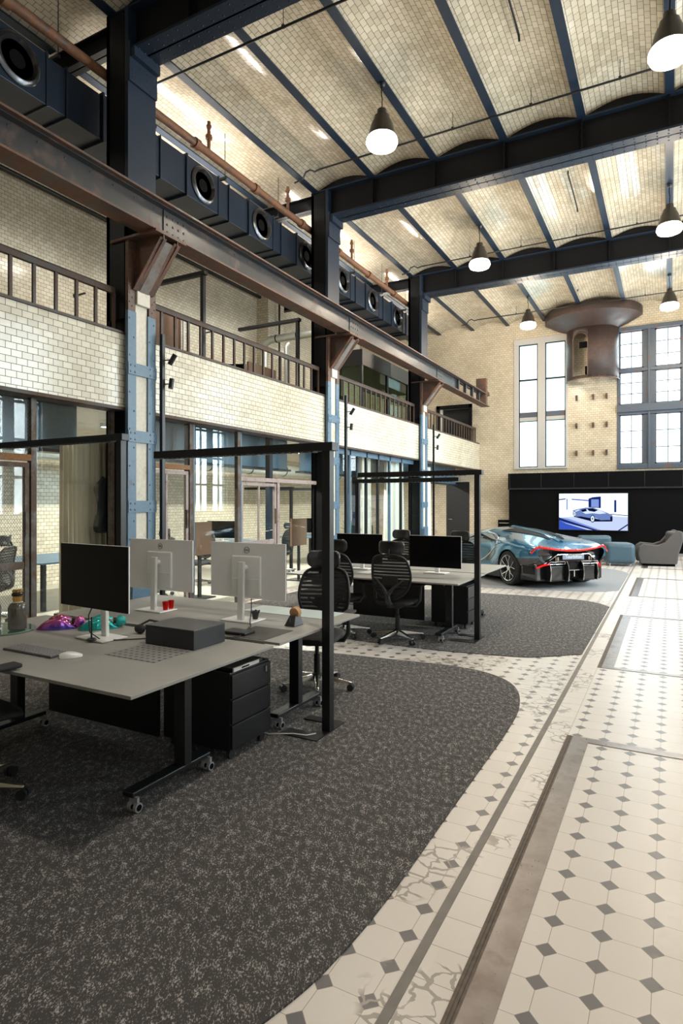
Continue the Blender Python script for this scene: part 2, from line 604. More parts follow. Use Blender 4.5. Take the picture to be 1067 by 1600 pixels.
n.bump(n.math('SUBTRACT', 1.0, n.math('MAXIMUM', gro, crk)), 0.25, 0.002)
M['tiles'] = n.mat

# speckled charcoal carpet


def carpet_mat(name, base, fleck, amount):
    n = N(name)
    x, y, z = n.pos()
    v = n.vec(n.math('ADD', n.math('MULTIPLY', x, 1.0), n.math('MULTIPLY', y, 0.35)), n.math('MULTIPLY', y, 0.6), 0.0)
    a = n.noise(v, 150, 3, 0.7)
    b = n.noise(v, 30, 4, 0.65)
    t_ = n.math('ADD', n.math('MULTIPLY', a, 0.62), n.math('MULTIPLY', b, 0.38))
    fl = n.step(t_, amount, 0.035)
    v3 = n.noise(n.vec(x, y, 0.0), 420, 2)
    c = n.mix(v3, tuple(q * 0.6 for q in base), tuple(q * 1.5 for q in base))
    n.set(n.mix(fl, c, fleck), 0.95)
    n.bump(v3, 0.6, 0.004)
    return n.mat


M['carpet'] = carpet_mat('speckled_charcoal_carpet', (0.048, 0.045, 0.044), (0.40, 0.37, 0.35), 0.56)
M['carpet_grey'] = carpet_mat('pale_grey_carpet', (0.22, 0.23, 0.24), (0.34, 0.35, 0.36), 0.57)

# ================================================================== SETTING
X_IN = -11.0      # outer wall of the aisle
Y_END = 21.95     # end wall
Y_BACK = -6.0
Z_SPR = 8.0       # springing of the vaults
COLY = [0.56, 5.73, 10.85, 16.08]
NB = [(-6.0, 5.73), (5.73, 10.85), (10.85, 16.08), (16.08, Y_END)]

mb = MB().box(X_IN - 0.3, WALL_R + 0.3, Y_BACK - 0.3, Y_END + 0.3, -0.2, 0.0)
struct(mb.build('floor', M['tiles']))

# vaulted ceiling: shallow brick arches between joists
JX = [round(-10.16 + 1.27 * k, 3) for k in range(12)]   # ... -5.08 -> -3.81 ... 0 ... 3.81
mb = MB()
edges = [X_IN - 0.3] + JX
for a, b in zip(edges[:-1], edges[1:]):
    if a > WALL_R: break
    rows = []
    for k in range(13):
        t = k / 12
        h = 0.17 * math.sin(PI * t) ** 0.9
        x = a + (b - a) * t
        rows.append([(x, Y_BACK - 0.3, Z_SPR + h), (x, Y_END + 0.3, Z_SPR + h)])
    mb.grid(rows)
mb.box(X_IN - 0.3, WALL_R + 0.4, Y_BACK - 0.3, Y_END + 0.3, 8.35, 8.5)
o = struct(mb.build('ceiling', M['brick_vault'], smooth=30))


def wall_y(name, y0, y1, x0, x1, z0, z1, holes, mat):
    """wall normal to Y with rectangular holes (x0,x1,z0,z1)"""
    mb = MB()
    xs = sorted(set([x0, x1] + [h[0] for h in holes] + [h[1] for h in holes]))
    for a, b in zip(xs[:-1], xs[1:]):
        hs = sorted([(h[2], h[3]) for h in holes if h[0] <= a + 1e-6 and h[1] >= b - 1e-6])
        z = z0
        for ha, hb in hs:
            if ha > z: mb.box(a, b, y0, y1, z, ha)
            z = hb
        if z < z1: mb.box(a, b, y0, y1, z, z1)
    return struct(mb.build(name, mat))


def wall_x(name, x0, x1, y0, y1, z0, z1, holes, mat):
    mb = MB()
    ys = sorted(set([y0, y1] + [h[0] for h in holes] + [h[1] for h in holes]))
    for a, b in zip(ys[:-1], ys[1:]):
        hs = sorted([(h[2], h[3]) for h in holes if h[0] <= a + 1e-6 and h[1] >= b - 1e-6])
        z = z0
        for ha, hb in hs:
            if ha > z: mb.box(x0, x1, a, b, z, ha)
            z = hb
        if z < z1: mb.box(x0, x1, a, b, z, z1)
    return struct(mb.build(name, mat))


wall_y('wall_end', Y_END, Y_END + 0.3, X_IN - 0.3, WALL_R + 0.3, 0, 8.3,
       [(-4.87, -3.06, 2.83, 7.43), (-1.52, 0.40, 2.76, 7.40), (-7.38, -6.48, 0, 2.43), (-7.62, -6.50, 3.3, 5.17)], M['brick_y'])
wall_y('wall_rear', Y_BACK - 0.3, Y_BACK, X_IN - 0.3, WALL_R + 0.3, 0, 8.3, [], M['brick_y'])
wall_x('wall_left', X_IN - 0.3, X_IN, Y_BACK, Y_END, 0, 8.3, [], M['brick_x'])
RW = [(c_ - 0.96, c_ + 0.96) for c_ in (-2.3, 2.0, 6.3, 10.6, 14.9, 19.1)]
wall_x('wall_right', WALL_R, WALL_R + 0.28, Y_BACK, Y_END, 0, 8.3, [(a, b, 1.3, 6.7) for a, b in RW], M['brick_x'])

# right hand windows: steel glazing bars and panes
for k, (a, b) in enumerate(RW):
    mb = MB()
    for q, w_ in ((0, .05), (0.22, .012), (0.5, .15), (0.78, .012), (1, .05)):
        yy = a + (b - a) * q
        mb.box(WALL_R + 0.10, WALL_R + 0.18, yy - w_, yy + w_, 1.3, 6.7)
    for q in range(6):
        zz = 1.3 + 5.4 * q / 5
        mb.box(WALL_R + 0.11, WALL_R + 0.17, a, b, zz - 0.04, zz + 0.04)
    fr = struct(mb.build('window_%d' % (k + 3), M['window_frame']))
    MB().box(WALL_R + 0.135, WALL_R + 0.142, a, b, 1.3, 6.7).build('window_pane', M['glass'], fr)

# window 1: pale surround, two slim frosted sashes
YW = Y_END
mb = MB()
mb.box(-4.87, -4.70, YW - 0.02, YW + 0.2, 2.83, 7.43)
mb.box(-3.23 + 0.10, -3.06, YW - 0.02, YW + 0.2, 2.83, 7.43)
mb.box(-4.05, -3.80, YW - 0.03, YW + 0.2, 2.83, 7.43)
mb.box(-4.865, -3.065, YW - 0.026, YW + 0.195, 7.22, 7.425)
mb.box(-4.865, -3.065, YW - 0.05, YW + 0.195, 2.835, 2.90)
w1 = struct(mb.build('window_1', M['window_stone'], bevel=0.006))
for sx0, sx1 in ((-4.70, -4.05), (-3.80, -3.13)):
    f = MB()
    f.box(sx0, sx0 + 0.03, YW + 0.02, YW + 0.08, 2.90, 7.22)
    f.box(sx1 - 0.03, sx1, YW + 0.02, YW + 0.08, 2.90, 7.22)
    for zz, hh in ((2.90, 0.03), (4.51, 0.02), (5.95, 0.05), (7.19, 0.03)):
        f.box(sx0, sx1, YW + 0.02, YW + 0.08, zz, zz + hh)
    f.build('window_frame', M['steel_dark'], w1)
    MB().box(sx0 + 0.03, sx1 - 0.03, YW + 0.03, YW + 0.06, 4.54, 4.66).build('spandrel', M['window_stone'], w1)
    MB().box(sx0 + 0.03, sx1 - 0.03, YW + 0.03, YW + 0.06, 4.66, 4.84).build('spandrel', M['window_frame'], w1)
    MB().box(sx0 + 0.02, sx1 - 0.02, YW + 0.045, YW + 0.052, 2.92, 7.20).build('window_pane', M['frosted'], w1)
    g = MB()
    for q in range(1, 2):
        xx = sx0 + (sx1 - sx0) * 0.5
        g.box(xx - 0.012, xx + 0.012, YW + 0.16, YW + 0.18, 2.90, 7.22)
    for q in range(1, 12):
        zz = 2.9 + q * 0.38
        g.box(sx0, sx1, YW + 0.16, YW + 0.18, zz - 0.012, zz + 0.012)
    g.build('glazing_bar', M['window_frame'], w1)

# window 2: blue grey steel window, two lights wide
mb = MB()
xa, xb = -1.52, 0.40
mb.box(xa, xa + 0.06, YW - 0.02, YW + 0.14, 2.76, 7.40)
mb.box(xb - 0.06, xb, YW - 0.02, YW + 0.14, 2.76, 7.40)
mb.box(-0.74, -0.42, YW + 0.02, YW + 0.14, 2.76, 7.40)
mb.box(-0.61, -0.55, YW - 0.06, YW + 0.14, 2.76, 7.40)
mb.box(xa + 0.002, xb - 0.002, YW - 0.07, YW + 0.137, 7.26, 7.397)
mb.box(xa + 0.002, xb - 0.002, YW - 0.03, YW + 0.137, 5.93, 6.03)
mb.box(xa + 0.002, xb - 0.002, YW - 0.10, YW + 0.137, 4.62, 4.86)
mb.box(xa + 0.002, xb - 0.002, YW - 0.04, YW + 0.136, 4.54, 4.621)
mb.box(xa + 0.002, xb - 0.002, YW - 0.04, YW + 0.137, 2.762, 2.92)
w2 = struct(mb.build('window_2', M['window_frame'], bevel=0.006))
for sx0, sx1 in ((-1.46, -0.74), (-0.42, 0.34)):
    for z0, z1, nr in ((2.92, 4.54, 3), (4.86, 5.93, 3), (6.03, 7.26, 3)):
        f = MB()
        f.box(sx0, sx0 + 0.05, YW + 0.02, YW + 0.10, z0, z1)
        f.box(sx1 - 0.05, sx1, YW + 0.02, YW + 0.10, z0, z1)
        f.box(sx0, sx1, YW + 0.02, YW + 0.10, z0, z0 + 0.04)
        f.box(sx0, sx1, YW + 0.02, YW + 0.10, z1 - 0.04, z1)
        mx_ = (sx0 + sx1) / 2
        f.box(mx_ - 0.012, mx_ + 0.012, YW + 0.04, YW + 0.08, z0, z1)
        for q in range(1, nr):
            zz = z0 + (z1 - z0) * q / nr
            f.box(sx0, sx1, YW + 0.04, YW + 0.08, zz - 0.012, zz + 0.012)
        f.build('sash', M['window_frame'], w2)
        MB().box(sx0 + 0.04, sx1 - 0.04, YW + 0.058, YW + 0.062, z0 + 0.03, z1 - 0.03).build('window_pane', M['glass'], w2)

# doors in the end wall
d1_ = MB().box(-7.38, -6.48, YW + 0.05, YW + 0.12, 0, 2.43)
d1_ = struct(d1_.build('door_1', M['black_frame'], bevel=0.004))
h = MB().cyl((-7.28, YW + 0.05, 1.05), (-7.28, YW - 0.01, 1.05), 0.012)
h.cyl((-7.28, YW - 0.01, 1.05), (-7.16, YW - 0.01, 1.05), 0.010)
h.build('door_handle', M['alu'], d1_, smooth=40)
mb = MB().box(-7.75, -7.62, YW - 0.04, YW + 0.1, 3.3, 5.30).box(-6.50, -6.38, YW - 0.04, YW + 0.1, 3.3, 5.30).box(-7.75, -6.38, YW - 0.04, YW + 0.1, 5.17, 5.30)
d2_ = struct(mb.build('door_2', M['steel_dark'], bevel=0.005))
MB().box(-7.62, -6.50, YW + 0.25, YW + 0.29, 3.3, 5.17).build('door_leaf', M['black_frame'], d2_)
MB().box(-7.61, -7.58, YW + 0.0, YW + 0.25, 3.3, 5.17).build('door_reveal', M['plaster'], d2_)

# ------------------------------------------------------------------ gallery slab, parapets, beams
PX = -6.12
mb = MB().box(X_IN, -6.42, Y_BACK, Y_END, 3.02, 3.25)
struct(mb.build('trim_1', M['plaster']))
for k, (a, b) in enumerate([(-6.0, 0.3), (0.3, 5.58), (5.95, 10.70), (11.0, 15.93), (16.25, Y_END)]):
    pass
PAR = [(-5.9, 0.40, 'nearest the camera, behind the view'), (0.72, 5.52, 'left of the first riveted column, above the mesh screen'),
       (5.52, 10.64, 'between the first and second riveted columns, brightly lit'), (10.64, 15.86, 'between the second and third riveted columns'),
       (15.86, 21.95, 'from the third riveted column to the end wall')]
for k, (a, b, t) in enumerate(PAR[1:]):
    mb = MB().box(PX - 0.24, PX, a, b, 2.87, 3.80)
    o = mb.build('trim_%d' % (k + 2), M['brick_x'])
    struct(o)
    MB().box(PX - 0.26, PX + 0.02, a, b, 3.80, 3.83).build('coping', M['rail_rust'], o)
    MB().box(PX - 0.26, PX + 0.015, a, b, 2.83, 2.87).build('bottom_angle', M['rail_rust'], o)

# ------------------------------------------------------------------ floor finishes
def floor_piece(name, a, b, c, d, h, mat, x=0):
    return struct(MB().box(a, b, c, d, x, h).build(name, mat))


M['cement'] = plain('grey_cement_joint', (0.21, 0.19, 0.17), 0.8, var=0.25, scale=9)
M['groove'] = plain('weathered_timber_groove', (0.12, 0.095, 0.075), 0.8, var=0.5, scale=30)
floor_piece('trim_10', -0.822, -0.785, -4, 21.4, 0.0025, M['cement'])
ci = 11
for a, b in ((-2.2, 1.2), (1.32, 4.57), (6.59, 9.86), (11.9, 14.95), (17.2, 20.2)):
    mb = MB().box(-0.600, -0.492, a, b, 0, 0.004)
    mb.box(-0.492, 3.2, b - 0.09, b, 0, 0.004)
    if a > 5: mb.box(-0.492, 3.2, a, a + 0.07, 0, 0.004)
    struct(mb.build('trim_%d' % ci, M['steel_plate'])); ci += 1
    mb = MB().box(-0.640, -0.627, a, b, 0, 0.003).box(-0.622, -0.613, a, b, 0, 0.005).box(-0.609, -0.600, a, b, 0, 0.003)
    mb.box(-0.64, -0.60, a, b, 0, 0.001)
    struct(mb.build('trim_%d' % ci, M['groove'])); ci += 1


def smooth_closed(pts, corners, n=8):
    """Catmull-Rom through pts; indices in corners stay sharp"""
    out = []
    L = len(pts)
    for i in range(L):
        p1 = Vector(pts[i]); p2 = Vector(pts[(i + 1) % L])
        p0 = Vector(pts[i - 1]) if i not in corners else p1
        p3 = Vector(pts[(i + 2) % L]) if (i + 1) % L not in corners else p2
        for k in range(n):
            t = k / n
            q = 0.5 * ((2 * p1) + (p2 - p0) * t + (2 * p0 - 5 * p1 + 4 * p2 - p3) * t * t + (3 * p1 - p0 - 3 * p2 + p3) * t ** 3)
            out.append((q.x, q.y))
    return out


c1 = [(-6.1, -3.0), (-1.9, -3.0), (-1.75, -0.6), (-1.42, 0.7), (-1.13, 1.58), (-1.055, 1.95), (-1.03, 2.4), (-1.03, 3.12), (-1.03, 3.75),
      (-1.03, 4.35), (-1.06, 4.95), (-1.17, 5.42), (-1.36, 5.72), (-1.64, 5.89), (-2.0, 5.94), (-2.52, 5.89), (-3.10, 5.84), (-3.7, 5.76), (-4.6, 5.58), (-6.1, 5.3)]
mb = MB().poly(smooth_closed(c1, {0, 1, 19}), 0, 0.008)
tag(mb.build('carpet', M['carpet']), 'speckled charcoal carpet under the nearest desks, ending in a round nose', 'carpet')
c2 = [(-6.1, 6.75), (-4.6, 6.62), (-3.61, 6.54), (-3.04, 6.50), (-2.29, 6.50), (-1.90, 6.55), (-1.42, 6.63), (-1.20, 6.75), (-0.84, 7.08),
      (-0.835, 10.50), (-1.05, 10.80), (-1.38, 11.0), (-2.13, 11.06), (-2.99, 11.0), (-4.5, 10.9), (-6.1, 10.7)]
mb = MB().poly(smooth_closed(c2, {0, 8, 9, 15}), 0, 0.008)
tag(mb.build('carpet', M['carpet']), 'speckled charcoal carpet under the far desks, in front of the car', 'carpet')
c3 = [(-6.0, 11.6), (-4.5, 11.66), (-3.20, 11.77), (-1.61, 12.07), (-1.1, 12.25), (-0.84, 12.56), (-0.835, 15.65), (-1.1, 16.3), (-1.6, 16.6), (-3.5, 16.8), (-6.0, 16.8)]
mb = MB().poly(smooth_closed(c3, {0, 5, 6, 10}), 0, 0.008)
tag(mb.build('carpet', M['carpet_grey']), 'pale grey carpet the blue sports car is parked on', 'carpet')

# black media wall
mb = MB().box(-4.93, WALL_R, 21.45, Y_END, 0, 2.12)
mb.box(-4.95, WALL_R, 21.40, Y_END, 2.16, 2.66)
struct(mb.build('wall_media', M['black'], bevel=0.004))
mb = MB().box(-4.95, WALL_R, 21.37, 21.45, 2.115, 2.165).box(-4.95, WALL_R, 21.38, 21.45, 2.655, 2.675)
for q in range(9):
    xx = -4.9 + q * 1.05
    mb.box(xx, xx + 0.02, 21.39, 21.41, 2.17, 2.65)
struct(mb.build('trim_30', plain('satin_black_trim', (0.03, 0.032, 0.036), 0.25, 0.3)))
struct(MB().box(-4.95, WALL_R, 21.41, 21.45, 0, 0.09).build('baseboard_end', plain('grey_skirting', (0.25, 0.25, 0.25), 0.5)))

# ================================================================== STEELWORK
M['bracket_plate'] = steel('pale_worn_bracket_plate', (0.20, 0.18, 0.165), 0.2, 0.45, (0.15, 0.08, 0.05))


def rivets(mb, pts, nrm, r=0.014):
    for p in pts: mb.dome(p, r, nrm)


ORD = ['first', 'second', 'third']
COLX0, COLX1 = -6.42, -6.03
for k, yc in enumerate(COLY[1:]):
    hw = 0.235
    t = thing('riveted_column', '%s riveted steel column from the left, %s' % (
        ORD[k], ['behind the silver-backed monitors', 'behind the black frame post and chairs', 'beside the white curtains'][k]), 'column', (COLX0 / 2 + COLX1 / 2, yc, 0))
    # upper shaft above the crane girder and dark rear web
    mb = MB()
    mb.box(COLX0, COLX0 + 0.03, yc - hw, yc + hw, 0, 7.95)
    mb.box(COLX0 + 0.03, COLX1 - 0.06, yc - 0.19, yc + 0.19, 0.05, 7.95)
    for z in [0.3 + 0.25 * q for q in range(30)]:
        rivets(mb, [(COLX0 + 0.09, yc - 0.19, z), (COLX1 - 0.14, yc - 0.19, z)], (0, -1, 0), 0.012)
    mb.box(COLX0, COLX0 + 0.06, yc - hw, yc - 0.19, 0, 7.95)
    mb.box(COLX0 + 0.0, COLX1 - 0.07, yc - hw, yc - hw + 0.03, 4.0, 7.9)
    mb.build('shaft', M['steel_dark'], t)
    mb = MB().box(COLX1 - 0.06, COLX1, yc - hw, yc + hw, 5.35, 7.95)
    for z in [5.5 + 0.1 * q for q in range(2)]:
        rivets(mb, [(COLX1, yc - 0.18, z), (COLX1, yc + 0.18, z)], (1, 0, 0))
    mb.box(COLX1, COLX1 + 0.03, yc - hw, yc + hw, 7.0, 7.5)
    for q in range(5):
        for w in range(4):
            rivets(mb, [(COLX1 + 0.03, yc - 0.19 + 0.125 * w, 7.06 + 0.09 * q)], (1, 0, 0), 0.012)
    mb.build('upper_plate', M['steel_girder'], t)
    # lattice front: two flange strips, battens, cream infill
    mb = MB()
    for s in (-1, 1):
        a = yc + s * hw; b = yc + s * (hw - 0.135)
        mb.box(COLX1 - 0.05, COLX1, min(a, b), max(a, b), 0.0, 4.10)
        for q in range(14):
            z = 0.95 + q * 0.235
            rivets(mb, [(COLX1, yc + s * (0.205 if q % 2 else 0.135), z)], (1, 0, 0), 0.015)
    for z0 in (1.53, 2.43, 3.29):
        mb.box(COLX1, COLX1 + 0.014, yc - hw - 0.004, yc + hw + 0.004, z0, z0 + 0.15)
        for s in (-1, 1):
            for q in (0.035, 0.115):
                rivets(mb, [(COLX1 + 0.014, yc + s * 0.20, z0 + q), (COLX1 + 0.014, yc + s * 0.13, z0 + q)], (1, 0, 0), 0.015)
    mb.build('lattice_face', M['steel_blue'], t)
    mb = MB().box(COLX1 - 0.055, COLX1 - 0.02, yc - 0.10, yc + 0.10, 0.9, 4.42)
    mb.build('infill', M['plaster'], t)
    mb = MB()
    mb.box(COLX1, COLX1 + 0.016, yc - hw - 0.01, yc + hw + 0.01, 0.0, 0.99)
    mb.box(COLX1 + 0.016, COLX1 + 0.09, yc - hw - 0.01, yc - hw + 0.005, 0.0, 0.95)
    mb.box(COLX1 - 0.3, COLX1 + 0.22, yc - hw - 0.12, yc + hw + 0.12, 0.0, 0.03)
    mb.box(COLX1, COLX1 + 0.14, yc - hw - 0.06, yc + hw + 0.06, 0.03, 0.30)
    for q in range(7):
        z = 0.14 + q * 0.13
        rivets(mb, [(COLX1 + (0.016 if z > 0.3 else 0.14), yc + s * 0.20, z) for s in (-1, 1)], (1, 0, 0), 0.018)
        rivets(mb, [(COLX1 + 0.05, yc - hw - 0.01, z)], (0, -1, 0), 0.018)
    mb.build('base', M['steel_blue'], t, bevel=0.004)
    # rusty head and bracket carrying the crane girder
    mb = MB()
    for s in (-1, 1):
        a = yc + s * hw; b = yc + s * (hw - 0.12)
        mb.box(COLX1 - 0.05, COLX1 + 0.003, min(a, b), max(a, b), 4.10, 5.02)
        for q in range(8):
            rivets(mb, [(COLX1 + 0.003, yc + s * 0.17, 4.16 + q * 0.11), (COLX1 + 0.003, yc + s * 0.21, 4.21 + q * 0.11)], (1, 0, 0), 0.013)
    mb.box(COLX1 - 0.05, COLX1 - 0.04, yc - 0.12, yc + 0.12, 4.4, 5.0)
    mb.box(COLX0 + 0.1, -5.52, yc - hw - 0.03, yc + hw + 0.03, 4.985, 5.015)
    for s in (-1, 1):
        yy = yc + s * 0.12
        pts = [(0, 0), (0.02, 0), (0.50, 0.55), (0.50, 0.62), (0, 0.62)]
        mb.prism(pts, (COLX1, yy - 0.006, 4.37), (1, 0, 0), (0, 0, 1), -0.012)
        for q in range(6):
            w = q / 5
            rivets(mb, [(COLX1 + 0.05 + 0.42 * w, yy - 0.02, 4.45 + 0.46 * w)], (0, -1, 0), 0.011)
            rivets(mb, [(COLX1 + 0.04 + 0.42 * w, yy - 0.02, 4.945)], (0, -1, 0), 0.011)
            rivets(mb, [(COLX1 + 0.035, yy - 0.02, 4.46 + 0.46 * w)], (0, -1, 0), 0.011)
        mb.bar((COLX1 + 0.02, yy - s * 0.0, 4.375), (COLX1 + 0.49, yy, 4.95), 0.11, 0.018, (0, 0, 1))
    mb.build('bracket', M['steel_rust'], t)
    MB().bar((COLX1 + 0.0, yc, 4.35), (COLX1 + 0.46, yc, 4.93), 0.15, 0.03).build('bracket_plate', M['silver'] if False else M['plaster'] if False else M['bracket_plate'], t)
    mb = MB().box(COLX1 - 0.02, COLX1 + 0.03, yc - 0.11, yc + 0.11, 4.20, 4.38)
    mb.build('concrete_cap', M['plaster'], t, bevel=0.01)

# roof girders
GL = ['nearest roof girder crossing the top left corner', 'middle roof girder with scalloped top, over the second column', 'far roof girder with scalloped top, over the third column']
GIR = []
for k, yc in enumerate(COLY[1:]):
    t = thing('roof_girder', 'dark riveted steel ' + GL[k], 'girder', (-1.2, yc, 7.42))
    mb = MB()
    mb.box(COLX0, WALL_R, yc - 0.20, yc + 0.20, 7.42, 7.455)
    mb.box(COLX0, WALL_R, yc - 0.20, yc + 0.20, 7.96, 7.985)
    mb.box(COLX0, WALL_R, yc - 0.012, yc + 0.012, 7.42, 8.0)
    xs = COLX1 + 0.1
    while xs < WALL_R:
        for yy in (-0.15, -0.05, 0.05, 0.15):
            mb.dome((xs, yc + yy, 7.42), 0.014, (0, 0, -1), 6)
        xs += 0.16
    mb.build('flange', M['steel_girder'], t)
    mb = MB()
    mb.box(COLX0, WALL_R, yc - 0.10, yc - 0.085, 7.455, 7.97)
    mb.box(COLX0, WALL_R, yc - 0.085, yc - 0.01, 7.455, 7.53)
    for jx in JX:
        if jx > WALL_R or jx < COLX0: continue
        mb.box(jx - 0.012, jx + 0.012, yc - 0.19, yc - 0.1, 7.455, 7.96)
        mb.box(jx - 0.05, jx + 0.05, yc - 0.115, yc - 0.1, 7.455, 7.96)
        for q in range(6): mb.dome((jx + 0.035, yc - 0.115, 7.52 + 0.075 * q), 0.011, (0, -1, 0))
        for q in range(6): mb.dome((jx - 0.035, yc - 0.115, 7.52 + 0.075 * q), 0.011, (0, -1, 0))
    mb.build('web', M['steel_dark'], t)
    # scalloped infill above
    mb = MB()
    for a, b in zip(JX[:-1], JX[1:]):
        if b > WALL_R + 0.3 or a < COLX0 - 0.5: continue
        pts = [(0, 0)] + [((b - a) * q / 10, 0.02 + 0.165 * math.sin(PI * q / 10) ** 0.9) for q in range(11)] + [(b - a, 0)]
        mb.prism(pts[0:1] + pts[1:12] + pts[12:], (a, yc - 0.13, 7.97), (1, 0, 0), (0, 0, 1), -0.26)
    mb.build('scalloped_infill', M['steel_dark'], t)
    # haunch plate at the column
    mb = MB()
    mb.box(COLX1, COLX1 + 0.10, yc - 0.22, yc + 0.22, 7.30, 7.42)
    mb.build('end_cleat', M['steel_girder'], t)
    # lighter continuation over the aisle
    mb = MB().box(X_IN, COLX0, yc - 0.09, yc + 0.09, 7.70, 7.72).box(X_IN, COLX0, yc - 0.01, yc + 0.01, 7.7, 7.98).box(X_IN, COLX0, yc - 0.09, yc + 0.09, 7.96, 7.98)
    mb.build('aisle_girder', M['steel_dark'], t)

# joists
BAYN = ['in the nearest bay', 'in the second bay', 'in the third bay', 'in the last bay']
JB = [(Y_BACK, 5.60), (5.86, 10.72), (10.98, 15.95), (16.2, Y_END)]
for bi, (a, b) in enumerate(JB):
    src = None
    for ji, jx in enumerate(JX):
        if jx > WALL_R - 0.1: continue
        mb = MB()
        mb.box(jx - 0.065, jx + 0.065, a, b, 7.965, 7.985)
        mb.box(jx - 0.008, jx + 0.008, a, b, 7.985, 8.1)
        mb.box(jx - 0.05, jx + 0.05, a, b, 7.985, 8.005)
        o = mb.build('ceiling_joist', M['steel_girder'])
        nm = ['first', 'second', 'third', 'fourth', 'fifth', 'sixth', 'seventh', 'eighth', 'ninth', 'tenth', 'eleventh', 'twelfth'][ji]
        tag(o, 'blue-grey vault joist %s, %s from the left' % (BAYN[bi], nm), 'joist', 'ceiling joists')

# crane girder along the columns
t = thing('crane_girder', 'long rusty riveted crane girder running on brackets along the columns', 'girder', (-5.68, 8.0, 5.02))
a, b = -4.0, 21.25
mb = MB()
mb.box(-5.83, -5.55, a, b, 5.02, 5.045)
mb.build('bottom_flange', M['steel_rust'], t)
mb = MB().box(-5.83, -5.54, a, b, 5.405, 5.43).box(-5.73, -5.65, a, b, 5.43, 5.50)
mb.build('top_flange', M['steel_rust'], t)
mb = MB().box(-5.70, -5.685, a, 17.9, 5.045, 5.405)
mb.box(-5.69, -5.60, a, b, 5.045, 5.058).box(-5.69, -5.60, a, b, 5.392, 5.405)
mb.box(-5.70, -5.685, 17.9, b, 5.045, 5.10).box(-5.70, -5.685, 17.9, b, 5.35, 5.405)
for q in range(5):
    mb.box(-5.71, -5.62, 17.9 + q * 0.75, 17.9 + q * 0.75 + 0.09, 5.045, 5.405)
yy = a
while yy < 17.8:
    mb.dome((-5.685, yy, 5.34), 0.014, (1, 0, 0)); yy += 0.32
for yc in COLY:
    y0 = yc + 0.02
    mb.box(-5.685, -5.672, y0, y0 + 0.42, 5.06, 5.39)
    for i in range(4):
        for j in range(3): mb.dome((-5.672, y0 + 0.06 + i * 0.10, 5.12 + j * 0.10), 0.018, (1, 0, 0))
mb.build('web', M['steel_crane'], t)
mb = MB().box(-5.90, -5.55, 20.75, 20.95, 5.05, 5.95).box(-5.72, -5.60, 20.95, 21.2, 5.43, 5.58).cyl((-5.66, 21.2, 5.5), (-5.66, 21.35, 5.5), 0.08)
mb.build('buffer_stop', M['steel_rust'], t, bevel=0.01)

# ------------------------------------------------------------------ gallery railings (one per bay)
RAILS = [(0.75, 5.46, 'left of the first column'), (6.02, 10.60, 'between the first and second columns'),
         (11.12, 15.82, 'between the second and third columns'), (16.36, 21.9, 'right of the third column')]
for a, b, txt in RAILS:
    t = thing('gallery_railing', 'brown rusty steel railing on the gallery parapet %s' % txt, 'railing', (-6.25, (a + b) / 2, 3.83), group='gallery railings')
    mb = MB().box(-6.275, -6.225, a, b, 4.32, 4.37).tube([(-6.25, a, 4.38), (-6.25, b, 4.38)], 0.028, 8)
    mb.build('handrail', M['rail_rust'], t)
    MB().box(-6.27, -6.23, a, b, 3.84, 3.86).build('bottom_rail', M['rail_rust'], t)
    nb = int(round((b - a) / 0.277))
    for q in range(nb + 1):
        yy = a + (b - a) * q / nb
        MB().box(-6.265, -6.235, yy - 0.018, yy + 0.018, 3.85, 4.33).build('baluster', M['rail_rust'], t)

# ------------------------------------------------------------------ ventilation duct with jet nozzles
t = thing('ventilation_duct', 'dark blue rectangular air duct with round jet nozzles behind the crane girder', 'duct', (-7.2, 8.0, 6.55))
DX = -6.75
ys = 7.73 - 1.62 * 5
segs = []
while ys < 16.2:
    segs.append(ys); ys += 1.62
for i, yc in enumerate(segs):
    mb = MB()
    mb.box(DX - 0.85, DX, yc - 0.38, yc + 0.38, 6.55, 7.19)
    mb.box(DX - 0.83, DX - 0.02, yc + 0.39, yc + 1.23, 6.57, 7.17)
    mb.box(DX - 0.87, DX + 0.015, yc - 0.40, yc - 0.37, 6.53, 7.21)
    mb.box(DX - 0.87, DX + 0.015, yc + 0.37, yc + 0.40, 6.53, 7.21)
    mb.box(DX - 0.86, DX + 0.005, yc + 0.66, yc + 0.68, 6.54, 7.2)
    mb.build('duct_section', M['duct'], t, bevel=0.004)
    mb = MB().lathe([(0.285, 0.0), (0.29, 0.02), (0.26, 0.045), (0.235, 0.05), (0.22, 0.03), (0.175, -0.06), (0.135, -0.04), (0.12, 0.0), (0.11, 0.0), (0.105, -0.1)], (DX, yc, 6.87), 32, 'x')
    mb.build('jet_nozzle', M['nozzle'], t, smooth=50)
    MB().cyl((DX - 0.002, yc, 6.87), (DX + 0.003, yc, 6.87), 0.10, n=24).build('nozzle_throat', M['black'], t)
mb = MB()
for yc in segs:
    mb.box(DX - 0.9, DX + 0.05, yc + 0.5, yc + 0.54, 7.21, 7.25)
    mb.cyl((DX + 0.03, yc + 0.52, 7.22), (DX + 0.03, yc + 0.52, 8.0), 0.006, n=6)
mb.build('hanger', M['black_frame'], t)

